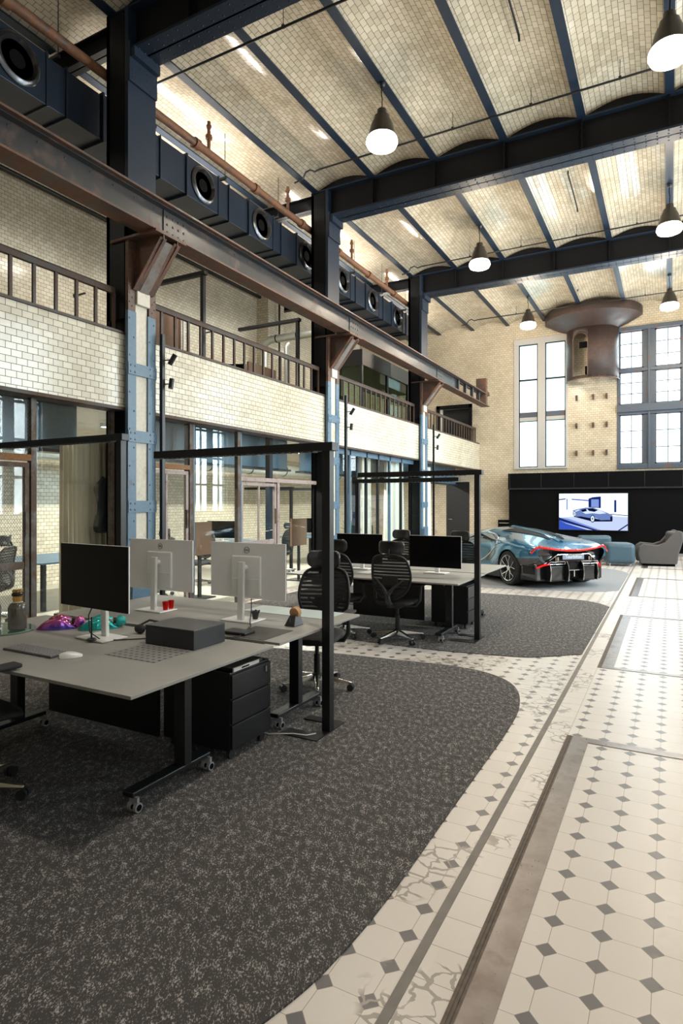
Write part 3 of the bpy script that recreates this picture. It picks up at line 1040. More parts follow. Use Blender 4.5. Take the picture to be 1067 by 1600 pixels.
t = thing('rusty_pipe', 'orange rusted pipe running above the air duct', 'pipe', (-6.45, 8, 7.2))
MB().tube([(-6.52, -3, 7.27), (-6.52, 16.6, 7.27)], 0.062, 14).build('pipe_run', M['pipe_rust'], t, smooth=40)
for q in range(13):
    yy = -2 + q * 1.55
    MB().cyl((-6.52, yy - 0.05, 7.27), (-6.52, yy + 0.05, 7.27), 0.085, n=14).build('flange', M['pipe_rust'], t, smooth=40)
for yy in (7.6, 9.9, 12.6, 14.6):
    mb = MB().cyl((-6.52, yy, 7.27), (-6.52, yy, 7.78), 0.028, n=10).cyl((-6.52, yy, 7.5), (-6.52, yy, 7.56), 0.055, n=10).cyl((-6.52, yy, 7.68), (-6.52, yy, 7.72), 0.045, n=10)
    mb.build('valve_stub', M['pipe_rust'], t, smooth=40)
t = thing('blue_conduit', 'thin dark blue conduit running beside the rusted pipe above the duct', 'conduit', (-6.6, 8, 7.3))
MB().tube([(-6.64, -3, 7.33), (-6.64, 16.6, 7.33)], 0.022, 8).build('conduit_run', M['steel_girder'], t, smooth=40)

# cross conduits under the vaults
for yy, lab in ((6.65, 'nearest, just beyond the first roof girder'), (9.8, 'just before the middle roof girder'), (15.1, 'just before the far roof girder'), (20.4, 'passing in front of the rusty drum')):
    t = thing('ceiling_conduit', 'thin black conduit across the hall vaults, %s' % lab, 'conduit', (-1.5, yy, 7.88), group='cross conduits')
    pts = [(WALL_R, yy, 7.88), (-5.75 if yy > 9 else -6.75, yy, 7.88)]
    if yy > 9: pts += [(-5.85, yy, 7.86), (-5.95, yy, 7.92), (-6.05, yy, 7.9), (-6.12, yy, 7.78), (-6.3, yy, 7.76)]
    MB().tube(pts, 0.017, 8).build('conduit_run', M['black_frame'], t, smooth=40)
    mb = MB()
    for jx in JX:
        if -6 < jx < WALL_R: mb.cyl((jx + 0.63, yy, 7.88), (jx + 0.63, yy, 8.16), 0.005, n=6).box(jx + 0.61, jx + 0.65, yy - 0.02, yy + 0.02, 7.87, 7.91)
    mb.build('hanger', M['black_frame'], t)
for xx, yy, l in ((-1.80, 7.4, 1.1), (-1.75, 12.6, 1.5), (-2.4, 18.6, 0.8)):
    o = MB().tube([(xx, yy, 8.16), (xx, yy, 8.10), (xx - 0.02, yy + l, 8.08), (xx - 0.02, yy + l + 0.03, 8.0)], 0.016, 8).build('ceiling_rod', M['black_frame'], smooth=40)
    tag(o, 'short black rod fixed to the vault tiles in the %s bay' % {7.4: 'near', 12.6: 'middle', 18.6: 'far'}[yy], 'rod')

# long pipe at the top of the gallery wall
o = MB().tube([(X_IN + 0.12, -5, 7.86), (X_IN + 0.12, 16, 7.86)], 0.05, 10).build('wall_pipe', M['black_frame'], smooth=40)
tag(o, 'black pipe along the top of the gallery back wall', 'pipe')
# rain pipe like black riser
o = MB().tube([(X_IN + 0.1, 15.4, 3.3), (X_IN + 0.1, 15.4, 7.8)], 0.03, 8).build('wall_pipe', M['black_frame'])
o.location.x = 0.45
tag(o, 'thin black vertical pipe on the brick pier of the gallery', 'pipe')

struct(MB().box(X_IN, X_IN + 0.42, 15.0, 15.85, 3.25, 8.1).build('trim_31', M['brick_x']))
struct(MB().box(X_IN, X_IN + 0.42, 9.4, 10.2, 0, 3.0).build('trim_32', M['brick_x']))

# ------------------------------------------------------------------ pendant lamps
t = thing('pendant_lamp', 'x', 'pendant lamp', (0, 0, 0), group='bell pendant lamps')
mb = MB().lathe([(0.045, 0.60), (0.07, 0.585), (0.08, 0.50), (0.115, 0.485), (0.125, 0.44), (0.165, 0.36), (0.205, 0.20), (0.215, 0.17), (0.205, 0.17), (0.155, 0.35), (0.11, 0.43)], n=32)
mb.build('shade', M['lamp_body'], t, smooth=40)
mb = MB().lathe([(0.205, 0.185), (0.232, 0.14), (0.24, 0.09), (0.215, 0.035), (0.15, 0.008), (0.0, 0.0)], n=32)
mb.build('diffuser', M['lamp_glow'], t, smooth=60)
MB().tube([(0, 0, 0.6), (0.005, 0, 0.75), (-0.01, 0, 0.85), (0.0, 0, 0.99)], 0.008, 6).build('cord', M['black'], t)
MB().lathe([(0.03, 0.93), (0.05, 0.95), (0.055, 0.99)], n=16).build('ceiling_rose', M['black_frame'], t, smooth=40)
proto = t
LAMPS = [(-3.81, 8.35, 'over the nearer bay, left row'), (-3.81, 13.7, 'left row, in front of the far girder'), (-3.81, 19.1, 'in the left row, above the pale window'),
         (0.0, 8.35, 'at the top right corner'), (0.0, 13.7, 'at the right edge, second in the right row'), (0.0, 19.1, 'at the right edge, above the dark window'),
         (0.0, 3.0, 'above the camera, outside the frame on the right'), (-3.81, 3.0, 'above the nearest desks, outside the frame')]
for k, (x, y, lab) in enumerate(LAMPS):
    lb = 'dark bell pendant lamp with glowing diffuser, %s' % lab
    if k == 0:
        proto.location = (x, y, 6.98); proto['label'] = lb; o = proto
    else:
        o = dup(proto, (x, y, 6.98), 0, lb)
    l = bpy.data.lights.new('pendant_light', 'SPOT')
    l.energy = 720 if (x > -1 and y < 5) else (60 if y < 5 else (330 if y < 18 else 230))
    l.color = (1.0, 0.90, 0.77)
    l.spot_size = R(116 if y < 5 else 140); l.spot_blend = 0.55; l.shadow_soft_size = 0.16
    lo = bpy.data.objects.new('pendant_light', l)
    COL.objects.link(lo)
    lo.location = (x, y, 6.95)
    l2 = bpy.data.lights.new('pendant_glow', 'POINT')
    l2.energy = 12 if y < 5 else (100 if y < 10 else 220); l2.color = (1.0, 0.84, 0.64); l2.shadow_soft_size = 0.22
    lo = bpy.data.objects.new('pendant_glow', l2)
    COL.objects.link(lo)
    lo.location = (x, y, 6.75)

# ================================================================== AISLE UNDER THE GALLERY
XP = -6.30     # glazed screen line
# blue drop beams in the aisle
BEAM_TXT = ['left of the first column', 'between the first and second columns', 'between the second and third columns', 'right of the third column']
for k, (a, b) in enumerate([(-1.0, 5.5), (6.0, 10.6), (11.1, 15.8), (16.35, 21.9)]):
    t = thing('aisle_beam', 'blue painted steel beam behind the glass screen, %s' % BEAM_TXT[k], 'beam', (-7.0, (a + b) / 2, 2.3), group='aisle beams')
    MB().box(-7.02, -7.00, a, b, 2.34, 3.0).build('web', M['steel_blue'], t)
    MB().box(-7.12, -6.90, a, b, 2.30, 2.34).build('flange', M['steel_girder'], t)


def wire_mesh(t, y0, y1, z0, z1, x, pitch=0.030):
    """diamond mesh of real flat wires clipped to the rectangle"""
    mb = MB()
    W = y1 - y0; H_ = z1 - z0
    slope = 1.35
    n_ = int((W + H_ / slope) / pitch) + 1
    for s in (1, -1):
        for i in range(n_):
            c = -H_ / slope + i * pitch
            pts = []
            # line: u = c + v/slope
            v0 = max(0, -c * slope); v1 = min(H_, (W - c) * slope)
            if v1 - v0 < 0.01: continue
            ua, ub = c + v0 / slope, c + v1 / slope
            if s < 0: ua, ub = W - ua, W - ub
            mb.bar((x, y0 + ua, z0 + v0), (x, y0 + ub, z0 + v1), 0.0022, 0.0022)
    return mb.build('wire_mesh', M['mesh_wire'], t)


M['mesh_wire'] = plain('grey_brown_mesh_wire', (0.16, 0.14, 0.12), 0.5, 0.3)


def rect_frame(mb, x0, x1, y0, y1, z0, z1, w):
    mb.box(x0, x1, y0, y0 + w, z0, z1); mb.box(x0, x1, y1 - w, y1, z0, z1)
    mb.box(x0, x1, y0 + w, y1 - w, z1 - w, z1); mb.box(x0, x1, y0 + w, y1 - w, z0, z0 + w)
    return mb


def screen_door(t, y0, y1, ztop, mat, meshed, knob_y):
    """leaf with stiles, mid mullion and lock rail"""
    mb = rect_frame(MB(), XP - 0.025, XP + 0.02, y0, y1, 0.03, ztop, 0.055)
    mb.box(XP - 0.02, XP + 0.015, y0 + 0.055, y1 - 0.055, 0.92, 1.00)
    ym = (y0 + y1) / 2
    mb.box(XP - 0.015, XP + 0.012, ym - 0.02, ym + 0.02, 1.0, ztop - 0.05)
    d = mb.build('screen_door', mat, t, bevel=0.003)
    MB().box(XP - 0.006, XP - 0.002, y0 + 0.05, y1 - 0.05, 0.07, ztop - 0.05).build('door_glass', M['glass'], d, local=False)
    MB().box(XP + 0.02, XP + 0.05, knob_y - 0.015, knob_y + 0.015, 1.28, 1.55).build('door_handle', M['frame_worn'], d)
    if meshed: wire_mesh(d, y0 + 0.055, y1 - 0.055, 0.09, ztop - 0.06, XP + 0.008)
    return d


# bay 1 screen
t = thing('glazed_screen', 'rusty steel and glass screen with a wire mesh door, far left beside the bottles', 'glass partition', (XP, 2.9, 0))
mb = MB().box(XP - 0.035, XP + 0.035, 4.33, 4.40, 0, 2.83)
mb.box(XP - 0.035, XP + 0.035, 2.0, 2.06, 0, 2.83)
mb.build('frame_post', M['frame_worn'], t, bevel=0.003)
MB().box(XP - 0.035, XP + 0.04, 0.8, 4.33, 2.12, 2.19).build('transom', M['frame_rust'], t, bevel=0.003)
MB().box(XP - 0.035, XP + 0.035, 5.44, 5.49, 0, 2.83).build('frame_post', M['frame_worn'], t, bevel=0.003)
MB().box(XP - 0.004, XP + 0.0, 4.40, 5.42, 0.05, 2.80).build('glass_pane', M['glass'], t)
MB().box(XP - 0.004, XP + 0.0, 2.06, 4.33, 2.19, 2.80).build('glass_pane', M['glass'], t)
wire_mesh(t, 3.45, 4.33, 2.19, 2.80, XP + 0.01)
screen_door(t, 3.42, 4.32, 2.10, M['frame_worn'], True, 4.27)
screen_door(t, 2.5, 3.40, 2.10, M['frame_worn'], True, 2.6)

# bay 2 screen
t = thing('glazed_screen', 'worn blue and pink steel and glass screen behind the silver-backed monitors', 'glass partition', (XP, 8.2, 0))
mb = MB()
for y0, y1 in ((6.88, 6.96), (8.02, 8.10)):
    mb.box(XP - 0.035, XP + 0.035, y0, y1, 0, 2.83)
mb.build('frame_post', M['frame_worn'], t, bevel=0.003)
mb = MB()
for y0, y1 in ((6.96, 6.985), (8.10, 8.125)):
    mb.box(XP - 0.035, XP + 0.037, y0, y1, 0, 2.83)
mb.build('frame_edge', M['steel_blue'], t)
MB().box(XP - 0.035, XP + 0.035, 9.17, 9.25, 0, 2.10).build('frame_post', M['frame_pink'], t, bevel=0.003)
MB().box(XP - 0.035, XP + 0.04, 5.98, 6.88, 2.14, 2.21).build('transom', M['frame_rust'], t, bevel=0.003)
MB().box(XP - 0.035, XP + 0.04, 8.10, 10.55, 2.02, 2.09).build('transom', M['frame_pink'], t, bevel=0.003)
for y0, y1, z0, z1 in ((5.98, 6.88, 2.21, 2.80), (6.98, 8.02, 0.05, 2.80), (8.12, 9.17, 2.09, 2.80), (9.25, 10.55, 2.09, 2.80), (9.25, 10.55, 0.05, 2.02)):
    MB().box(XP - 0.004, XP, y0, y1, z0, z1).build('glass_pane', M['glass'], t)
wire_mesh(t, 5.98, 6.88, 2.21, 2.80, XP + 0.01)
screen_door(t, 6.0, 6.87, 2.12, M['frame_pink'], True, 6.82)
screen_door(t, 8.13, 9.16, 2.0, M['frame_pink'], False, 9.12)

# bay 3 and 4 screens: slim blue and black posts
t = thing('glazed_screen', 'slim blue and black framed glass screen between the second and third columns', 'glass partition', (XP, 13.4, 0))
for yy, m_ in ((12.05, 'steel_blue'), (12.9, 'black_frame'), (13.55, 'black_frame'), (14.25, 'steel_blue'), (15.0, 'black_frame')):
    MB().box(XP - 0.03, XP + 0.03, yy - 0.03, yy + 0.03, 0, 2.83).build('frame_post', M[m_], t)
for a, b in ((11.1, 12.02), (12.08, 12.87), (12.93, 13.52), (13.58, 14.22), (14.28, 14.97), (15.03, 15.85)):
    MB().box(XP - 0.004, XP, a, b, 0.05, 2.80).build('glass_pane', M['glass'], t)
MB().box(XP - 0.03, XP + 0.03, 11.1, 15.85, 2.72, 2.83).build('head_rail', M['steel_blue'], t)

# second row of steel posts deeper in the aisle
for k, (yy, lab) in enumerate(((7.39, 'between the two silver-backed monitors'), (9.6, 'just left of the second column'), (13.2, 'behind the left black monitor of the far desks'))):
    t = thing('aisle_post', 'dark blue square post in the aisle, %s' % lab, 'post', (-6.75, yy, 0), group='aisle posts')
    MB().box(-6.80, -6.70, yy - 0.05, yy + 0.05, 0, 3.0).build('post', M['steel_girder'], t)
    MB().box(-6.86, -6.64, yy - 0.11, yy + 0.11, 0, 0.02).build('base_plate', M['steel_dark'], t)


def curtain(name_lab, x, y0, y1, z0, z1, waves, amp, mat, pinch=0.0):
    rows = []
    nn = waves * 8
    for k in range(15):
        w = k / 14
        z = z0 + (z1 - z0) * w
        g = 1.0 - pinch * (1 - w)
        r = []
        for i in range(nn + 1):
            s = i / nn
            yy = (y0 + y1) / 2 + (s - 0.5) * (y1 - y0) * g
            r.append((x + amp * (0.55 + 0.45 * math.sin(7 * s + 1)) * math.cos(2 * PI * waves * s + 0.5 * math.sin(3 * w + 5 * s)), yy + 0.015 * math.sin(9 * s + 2 * w), z))
        rows.append(r)
    o = MB().grid(rows).build('curtain', mat, smooth=60, solid=0.006)
    tag(o, name_lab, 'curtain')
    return o


curtain('beige floor-length curtain gathered behind the glass left of the first column', -6.66, 4.98, 5.72, 0.02, 2.46, 9, 0.06, M['curtain'])
curtain('white curtain gathered behind the glass, left of the black frame post of the far desks', -6.50, 13.00, 13.50, 0.02, 2.74, 6, 0.045, M['curtain_white'], -0.25)
curtain('widest white curtain, hanging just left of the third column', -6.50, 14.45, 15.55, 0.02, 2.74, 9, 0.05, M['curtain_white'], -0.2)
curtain('white curtain hanging just right of the third column', -6.45, 16.6, 17.6, 0.02, 2.74, 9, 0.05, M['curtain_white'], -0.1)

# dark clothes hanging on the column by the curtain
mb = MB()
rows = []
for k in range(13):
    w = k / 12
    z = 1.98 - 0.72 * w
    hw = [0.02, 0.07, 0.14, 0.155, 0.15, 0.14, 0.14, 0.135, 0.13, 0.14, 0.15, 0.16, 0.15][k]
    rows.append([(-6.47 + (0.045 + 0.015 * math.sin(5 * a + 6 * w)) * math.cos(a), 5.50 + hw * math.sin(a) * (0.88 + 0.12 * math.sin(4 * a + 5 * w)) - 0.03 * math.sin(9 * w), z + 0.02 * math.sin(3 * a)) for a in [2 * PI * q / 20 for q in range(20)]])
mb.grid(rows, closed=True)
mb.f.append(tuple(range(240, 260))); mb.m.append(0)
o = mb.build('hanging_jacket', M['black_soft'], smooth=60, sub=1)
tag(o, 'dark jacket hanging beside the beige curtain at the first column', 'jacket')

# duct and pipes on the aisle ceiling, plus light strips added to brighten it
t = thing('aisle_air_duct', 'pale round galvanised duct running under the aisle ceiling behind the glass', 'duct', (-9.6, 8, 2.5))
MB().tube([(-9.4, -2, 2.55), (-9.4, 21, 2.55)], 0.16, 20).build('duct_tube', M['galv'], t, smooth=40)
mb = MB()
for q in range(15): mb.cyl((-9.4, -1.5 + q * 1.55, 2.55), (-9.4, -1.46 + q * 1.55, 2.55), 0.168, n=20)
mb.build('band', M['black_frame'], t)
for q, yy in enumerate((2.2, 7.9, 13.2, 18.6)):
    t = thing('added_aisle_light', 'slim white light strip added under the aisle ceiling, %s' % ['behind the mesh door', 'behind the middle glass screen', 'above the plants', 'near the end wall door'][q], 'ceiling light', (-8.3, yy, 2.9), group='added aisle light strips')
    MB().box(-8.34, -8.26, yy - 0.9, yy + 0.9, 2.92, 2.98).build('housing', M['white_pl'], t)
    MB().box(-8.33, -8.27, yy - 0.88, yy + 0.88, 2.912, 2.92).build('diffuser', M['lamp_glow'], t)
    for dx in (0.0,):
        l = bpy.data.lights.new('strip_light', 'AREA'); l.shape = 'RECTANGLE'; l.size = 0.12; l.size_y = 1.8  # added fill source for the rooms behind the glass
        l.energy = [30, 330, 300, 110][q]; l.color = (1.0, 0.95, 0.86)
        lo = bpy.data.objects.new('strip_light', l); COL.objects.link(lo)
        lo.location = (-8.3, yy, 2.90)
for q, (yy, en) in enumerate(((2.5, 40), (8.2, 60), (13.3, 60), (18.6, 50))):
    t = thing('gallery_light', 'slim light strip above the gallery, %s' % ['left of the first column', 'behind the first two columns', 'above the glass cabin', 'near the upper door'][q], 'ceiling light', (-8.9, yy, 7.0), group='gallery light strips')
    MB().box(-8.94, -8.86, yy - 0.7, yy + 0.7, 7.0, 7.05).build('housing', M['white_pl'], t)
    MB().cyl((-8.9, yy - 0.5, 7.05), (-8.9, yy - 0.5, 8.0), 0.005, n=6).cyl((-8.9, yy + 0.5, 7.05), (-8.9, yy + 0.5, 8.0), 0.005, n=6).build('suspension', M['black'], t)
    l = bpy.data.lights.new('strip_light', 'AREA'); l.shape = 'RECTANGLE'; l.size = 0.12; l.size_y = 1.4
    l.energy = en; l.color = (1.0, 0.92, 0.80)
    lo = bpy.data.objects.new('strip_light', l); COL.objects.link(lo)
    lo.location = (-8.9, yy, 6.98)
# upward facing light channels behind the duct
for q, (yy, en) in enumerate(((2.9, 16), (8.2, 135), (13.4, 150), (18.6, 90))):
    t = thing('uplight', 'slim uplight channel behind the air duct, %s' % ['left of the first column', 'behind the first crane span', 'behind the second crane span', 'near the end wall'][q], 'uplight', (-7.85, yy, 7.2), group='uplight channels')
    MB().box(-7.90, -7.80, yy - 1.6, yy + 1.6, 7.20, 7.24).build('housing', M['black_frame'], t)
    MB().cyl((-7.85, yy - 1.2, 7.24), (-7.85, yy - 1.2, 8.06), 0.005, n=6).cyl((-7.85, yy + 1.2, 7.24), (-7.85, yy + 1.2, 8.06), 0.005, n=6).build('suspension', M['black'], t)
    l = bpy.data.lights.new('uplight_source', 'AREA'); l.shape = 'RECTANGLE'; l.size = 0.08; l.size_y = 3.1
    l.energy = en; l.color = (1.0, 0.92, 0.82)
    lo = bpy.data.objects.new('uplight_source', l); COL.objects.link(lo)
    lo.location = (-7.85, yy, 7.26); lo.rotation_euler = (0, R(-(180 - 42)), 0)

# slim black poles with spotlights beside each column
for k, (yy, lab) in enumerate(((5.99, 'first'), (11.22, 'second'), (16.60, 'third'))):
    t = thing('spotlight_pole', 'slim black pole with two small spotlights right of the %s riveted column' % lab, 'light pole', (-5.95, yy, 0), group='spotlight poles')
    MB().box(-5.985, -5.935, yy - 0.0, yy + 0.055, 0, 3.90).build('pole', M['black_frame'], t, bevel=0.003)
    MB().box(-6.02, -5.80, yy - 0.1, yy + 0.15, 0, 0.015).build('base_plate', M['black_frame'], t)
    for z, tilt in ((3.56, 0.6), (3.24, 0.0)):
        sp = MB().cyl((-5.86 - 0.03 * tilt, yy + 0.075, z - 0.06), (-5.86 + 0.10 * tilt, yy + 0.10, z + 0.07), 0.033, n=14)
        sp.cyl((-5.94, yy + 0.05, z), (-5.87, yy + 0.08, z), 0.009, n=8)
        sp.build('spotlight', M['black_frame'], t, smooth=40)

# ================================================================== OFFICE FURNITURE


def make_desk(lab, x0, x1, y0, y1, near, group=None):
    """height adjustable desk with T feet on castors; near=True: foot castors sit towards -Y"""
    t = thing('office_desk', lab, 'desk', ((x0 + x1) / 2, (y0 + y1) / 2, 0), group=group)
    MB().box(x0, x1, y0, y1, 0.722, 0.74).build('desktop', M['desk'], t, bevel=0.002)
    ly = y0 + 0.70 if near else y1 - 0.44
    for lx in (x0 + 0.33, x1 - 0.33):
        MB().box(lx - 0.042, lx + 0.042, ly - 0.03, ly + 0.03, 0.10, 0.715).build('leg', M['black_frame'], t, bevel=0.003)
        f0, f1 = (ly - 0.42, ly + 0.20) if near else (ly - 0.30, ly + 0.30)
        ft = MB().box(lx - 0.04, lx + 0.04, f0, f1, 0.075, 0.105).build('foot', M['black_frame'], t, bevel=0.006)
        for cy in (f0 + 0.02, f1 - 0.02):
            c = MB().cyl((lx + 0.045, cy, 0.026), (lx + 0.065, cy, 0.026), 0.026, n=18).cyl((lx - 0.0, cy, 0.026), (lx + 0.02, cy, 0.026), 0.026, n=18)
            c.box(lx + 0.0, lx + 0.06, cy - 0.008, cy + 0.008, 0.03, 0.08)
            c.build('castor', M['castor_rim'], ft, smooth=30)
            MB().cyl((lx + 0.0655, cy, 0.026), (lx + 0.068, cy, 0.026), 0.017, n=18).cyl((lx + 0.02, cy, 0.026), (lx + 0.045, cy, 0.026), 0.016, n=12).build('castor_hub', M['black'], ft, smooth=30)
    mb = MB().box(x0 + 0.36, x1 - 0.36, ly - 0.02, ly + 0.02, 0.66, 0.71).box(x0 + 0.2, x1 - 0.2, y0 + 0.1, y0 + 0.13, 0.69, 0.72).box(x0 + 0.2, x1 - 0.2, y1 - 0.13, y1 - 0.1, 0.69, 0.72)
    mb.build('cross_beam', M['black_frame'], t)
    t.location.z = 0.008
    return t


M['castor_rim'] = plain('grey_castor_tread', (0.30, 0.30, 0.30), 0.4)
make_desk('grey desk nearest the camera, with the black monitor, bottles and black box', -4.43, -2.21, 2.03, 3.19, True)
make_desk('grey desk of the nearest pair on the far side, under the two silver-backed monitors', -4.43, -2.21, 3.26, 4.41, False)
make_desk('grey desk of the far pair carrying the two black monitors, nearer the camera', -4.36, -2.07, 6.57, 7.69, True)
make_desk('grey desk at the back of the far pair, its corner pointing at the car wheel', -4.36, -2.09, 7.75, 8.90, False)
t = thing('cable_tray', 'black cable tray in the gap between the two nearest desks', 'cable tray', (-3.3, 3.22, 0.6))
MB().box(-4.2, -2.9, 3.15, 3.31, 0.60, 0.61).box(-4.2, -2.9, 3.15, 3.155, 0.61, 0.68).box(-4.2, -2.9, 3.305, 3.31, 0.61, 0.68).build('tray', M['black_frame'], t)
mb = MB().prism([(0, 0), (0.34, 0), (0.34, 0.035), (0.10, 0.035), (0, 0.075)], (-3.12, 3.20, 0.735), (1, 0, 0), (0, 0, 1), -0.01)
mb.build('flap', M['black_frame'], t)
# modesty and cable panels under the desks
t = thing('modesty_panel', 'black panel enlarged to deepen the shade under the nearest desk behind the hanging cables', 'panel', (-3.6, 3.1, 0.3))
MB().box(-4.2, -3.06, 3.05, 3.07, 0.06, 0.68).build('panel', M['black_frame'], t)  # panel extended downwards, its black standing in for deep shade under the desk
MB().box(-3.8, -3.4, 3.01, 3.05, 0.36, 0.44).build('power_strip', M['plastic'], t)
t = thing('modesty_panel', 'black panel hanging under the far desks behind the chair backs', 'panel', (-3.2, 7.6, 0.3))
MB().box(-3.9, -2.85, 7.58, 7.60, 0.10, 0.68).build('panel', M['black_frame'], t)


def pedestal(lab, x0, x1, y0, y1, tray):
    t = thing('drawer_pedestal', lab, 'drawer cabinet', ((x0 + x1) / 2, (y0 + y1) / 2, 0))
    MB().box(x0, x1 - 0.015, y0, y1, 0.06, 0.56).build('body', M['black_frame'], t, bevel=0.003)
    for q in range(3):
        z0 = 0.075 + q * 0.16
        d = MB().box(x1 - 0.014, x1 + 0.002, y0 + 0.006, y1 - 0.006, z0, z0 + 0.148).build('drawer', M['black_frame'], t, bevel=0.002)
        MB().box(x1 - 0.012, x1 + 0.004, y0 + 0.004, y1 - 0.004, z0 + 0.148, z0 + 0.152).build('finger_groove', M['plastic'], d)
    MB().cyl((x1, y1 - 0.07, 0.52), (x1 + 0.012, y1 - 0.07, 0.52), 0.010, n=12).box(x1 + 0.01, x1 + 0.013, y1 - 0.078, y1 - 0.062, 0.49, 0.525).build('lock', M['alu'], t, smooth=40)
    for cx in (x0 + 0.05, x1 - 0.05):
        for cy in (y0 + 0.05, y1 - 0.05):
            MB().cyl((cx - 0.012, cy, 0.027), (cx + 0.012, cy, 0.027), 0.027, n=14).box(cx - 0.004, cx + 0.004, cy - 0.02, cy + 0.02, 0.03, 0.065).build('castor', M['plastic'], t, smooth=40)
    t.location.z = 0.008
    return t


pedestal('black three-drawer pedestal on castors under the nearest desks', -3.02, -2.44, 3.06, 3.49, True)
pedestal('black three-drawer pedestal under the right end of the far desks', -2.80, -2.30, 7.72, 8.15, False)
t = thing('stack_of_files', 'black file box with a white-spined book on top of the near drawer pedestal', 'file box', (-2.7, 3.27, 0.56))
MB().box(-2.86, -2.46, 3.09, 3.42, 0.570, 0.592).build('file_box', M['black_frame'], t, bevel=0.003)
MB().box(-2.455, -2.445, 3.09, 3.36, 0.571, 0.594).build('book_spine', M['white_pl'], t)
MB().box(-2.444, -2.4435, 3.17, 3.25, 0.577, 0.587).build('spine_print', M['black'], t)

# ------------------------------------------------------------------ task chair
ch = thing('office_chair', 'x', 'office chair', (0, 0, 0), group='mesh-back office chairs')
for q in range(5):
    an = R(90 + 72 * q + 18)
    c_, s_ = math.cos(an), math.sin(an)
    mb = MB()
    rows = []
    for r_, w_, z0, z1 in ((0.03, 0.030, 0.070, 0.125), (0.15, 0.024, 0.072, 0.108), (0.27, 0.017, 0.066, 0.086), (0.32, 0.013, 0.062, 0.078)):
        rows.append([(r_ * c_ - s_ * w_ * a, r_ * s_ + c_ * w_ * a, z) for a, z in ((-1, z0), (1, z0), (0.7, z1), (-0.7, z1))])
    mb.grid(rows, closed=True)
    n0 = len(mb.v)
    mb.f.append(tuple(range(n0 - 4, n0))); mb.m.append(0)
    mb.build('base_arm', M['alu'], ch, smooth=40, bevel=0.004, local=True)
    cm = MB()
    for sd in (-1, 1):
        p = Vector((0.31 * c_ - s_ * 0.017 * sd, 0.31 * s_ + c_ * 0.017 * sd, 0.030))
        ax = Vector((-s_, c_, 0)) * 0.010
        cm.cyl(p - ax, p + ax, 0.030, n=16)
    cm.cyl((0.31 * c_, 0.31 * s_, 0.02), (0.31 * c_, 0.31 * s_, 0.072), 0.012, n=8)
    cm.build('castor', M['plastic'], ch, smooth=40, local=True)
MB().lathe([(0.045, 0.065), (0.05, 0.10), (0.045, 0.13), (0.028, 0.14), (0.028, 0.30), (0.018, 0.305), (0.018, 0.43)], n=18).build('gas_lift', M['black_frame'], ch, smooth=40, local=True)
mb = MB().box(-0.09, 0.09, -0.14, 0.13, 0.40, 0.45).bar((0, -0.12, 0.42), (0, -0.26, 0.47), 0.07, 0.04)
mb.build('tilt_mechanism', M['plastic'], ch, bevel=0.01, local=True)
rows = []
for k in range(9):
    w = k / 8
    y = -0.23 + 0.48 * w
    hw = 0.245 - 0.03 * (2 * w - 1) ** 2 - (0.03 if k in (0, 8) else 0)
    zt = 0.505 - 0.03 * max(0, w - 0.75) * 4 * 0.8
    r = []
    for (a, b) in ((-1, 0.0), (-0.95, 0.75), (-0.5, 1.0), (0, 0.93), (0.5, 1.0), (0.95, 0.75), (1, 0.0), (0.8, -0.35), (0, -0.4), (-0.8, -0.35)):
        r.append((a * hw, y, zt - 0.045 + 0.045 * b if b > 0 else zt - 0.045 + 0.06 * b))
    rows.append(r)
mb = MB().grid(rows, closed=True)
mb.f.append(tuple(range(10))); mb.m.append(0); mb.f.append(tuple(range(80, 90))); mb.m.append(0)
mb.build('seat', M['black_soft'], ch, smooth=70, sub=1, local=True)
# backrest


def bk(x, z):
    return (x, -0.245 - 0.10 * (z - 0.5) + 0.055 * math.sin(PI * (z - 0.5) / 0.55) - 0.0 + (0.32 * x * x), z)


out = [(-0.10, 0.545), (-0.19, 0.62), (-0.235, 0.74), (-0.235, 0.86), (-0.20, 0.985), (-0.12, 1.03), (0, 1.04), (0.12, 1.03), (0.20, 0.985), (0.235, 0.86), (0.235, 0.74), (0.19, 0.62), (0.10, 0.545), (0, 0.535)]
pts = [bk(a, b) for a, b in smooth_closed(out, set(), 3)]
MB().tube(pts + [pts[0]], 0.0145, 8, False).build('back_frame', M['black_frame'], ch, smooth=60, local=True)
rows = []
for k in range(17):
    z = 0.55 + 0.48 * k / 16
    hw = 0.0
    oz = [(abs(a), b) for a, b in out if a <= 0]
    for (a0, b0), (a1, b1) in zip([(0.10, 0.545), (0.19, 0.62), (0.235, 0.74), (0.235, 0.86), (0.20, 0.985), (0.12, 1.03)], [(0.19, 0.62), (0.235, 0.74), (0.235, 0.86), (0.20, 0.985), (0.12, 1.03), (0.0, 1.04)]):
        if b0 <= z <= b1: hw = a0 + (a1 - a0) * (z - b0) / (b1 - b0)
    rows.append([bk(hw * (-1 + 2 * i / 8), z) for i in range(9)])
MB().grid(rows).build('back_mesh', M['mesh'], ch, smooth=80, local=True)
mb = MB()
mb.tube([(0, -0.24, 0.46), (0, -0.30, 0.50), (0, -0.315, 0.58), (-0.06, -0.30, 0.66), (-0.17, -0.262, 0.76)], [0.03, 0.034, 0.03, 0.018, 0.010], 8)
mb.tube([(0, -0.315, 0.58), (0.06, -0.30, 0.66), (0.17, -0.262, 0.76)], [0.03, 0.018, 0.010], 8)
mb.build('spine', M['plastic'], ch, smooth=60, local=True)
mb = MB().box(-0.10, 0.10, -0.255, -0.235, 0.68, 0.79)
mb.build('lumbar_pad', M['black_soft'], ch, bevel=0.008, local=True)
rows = []
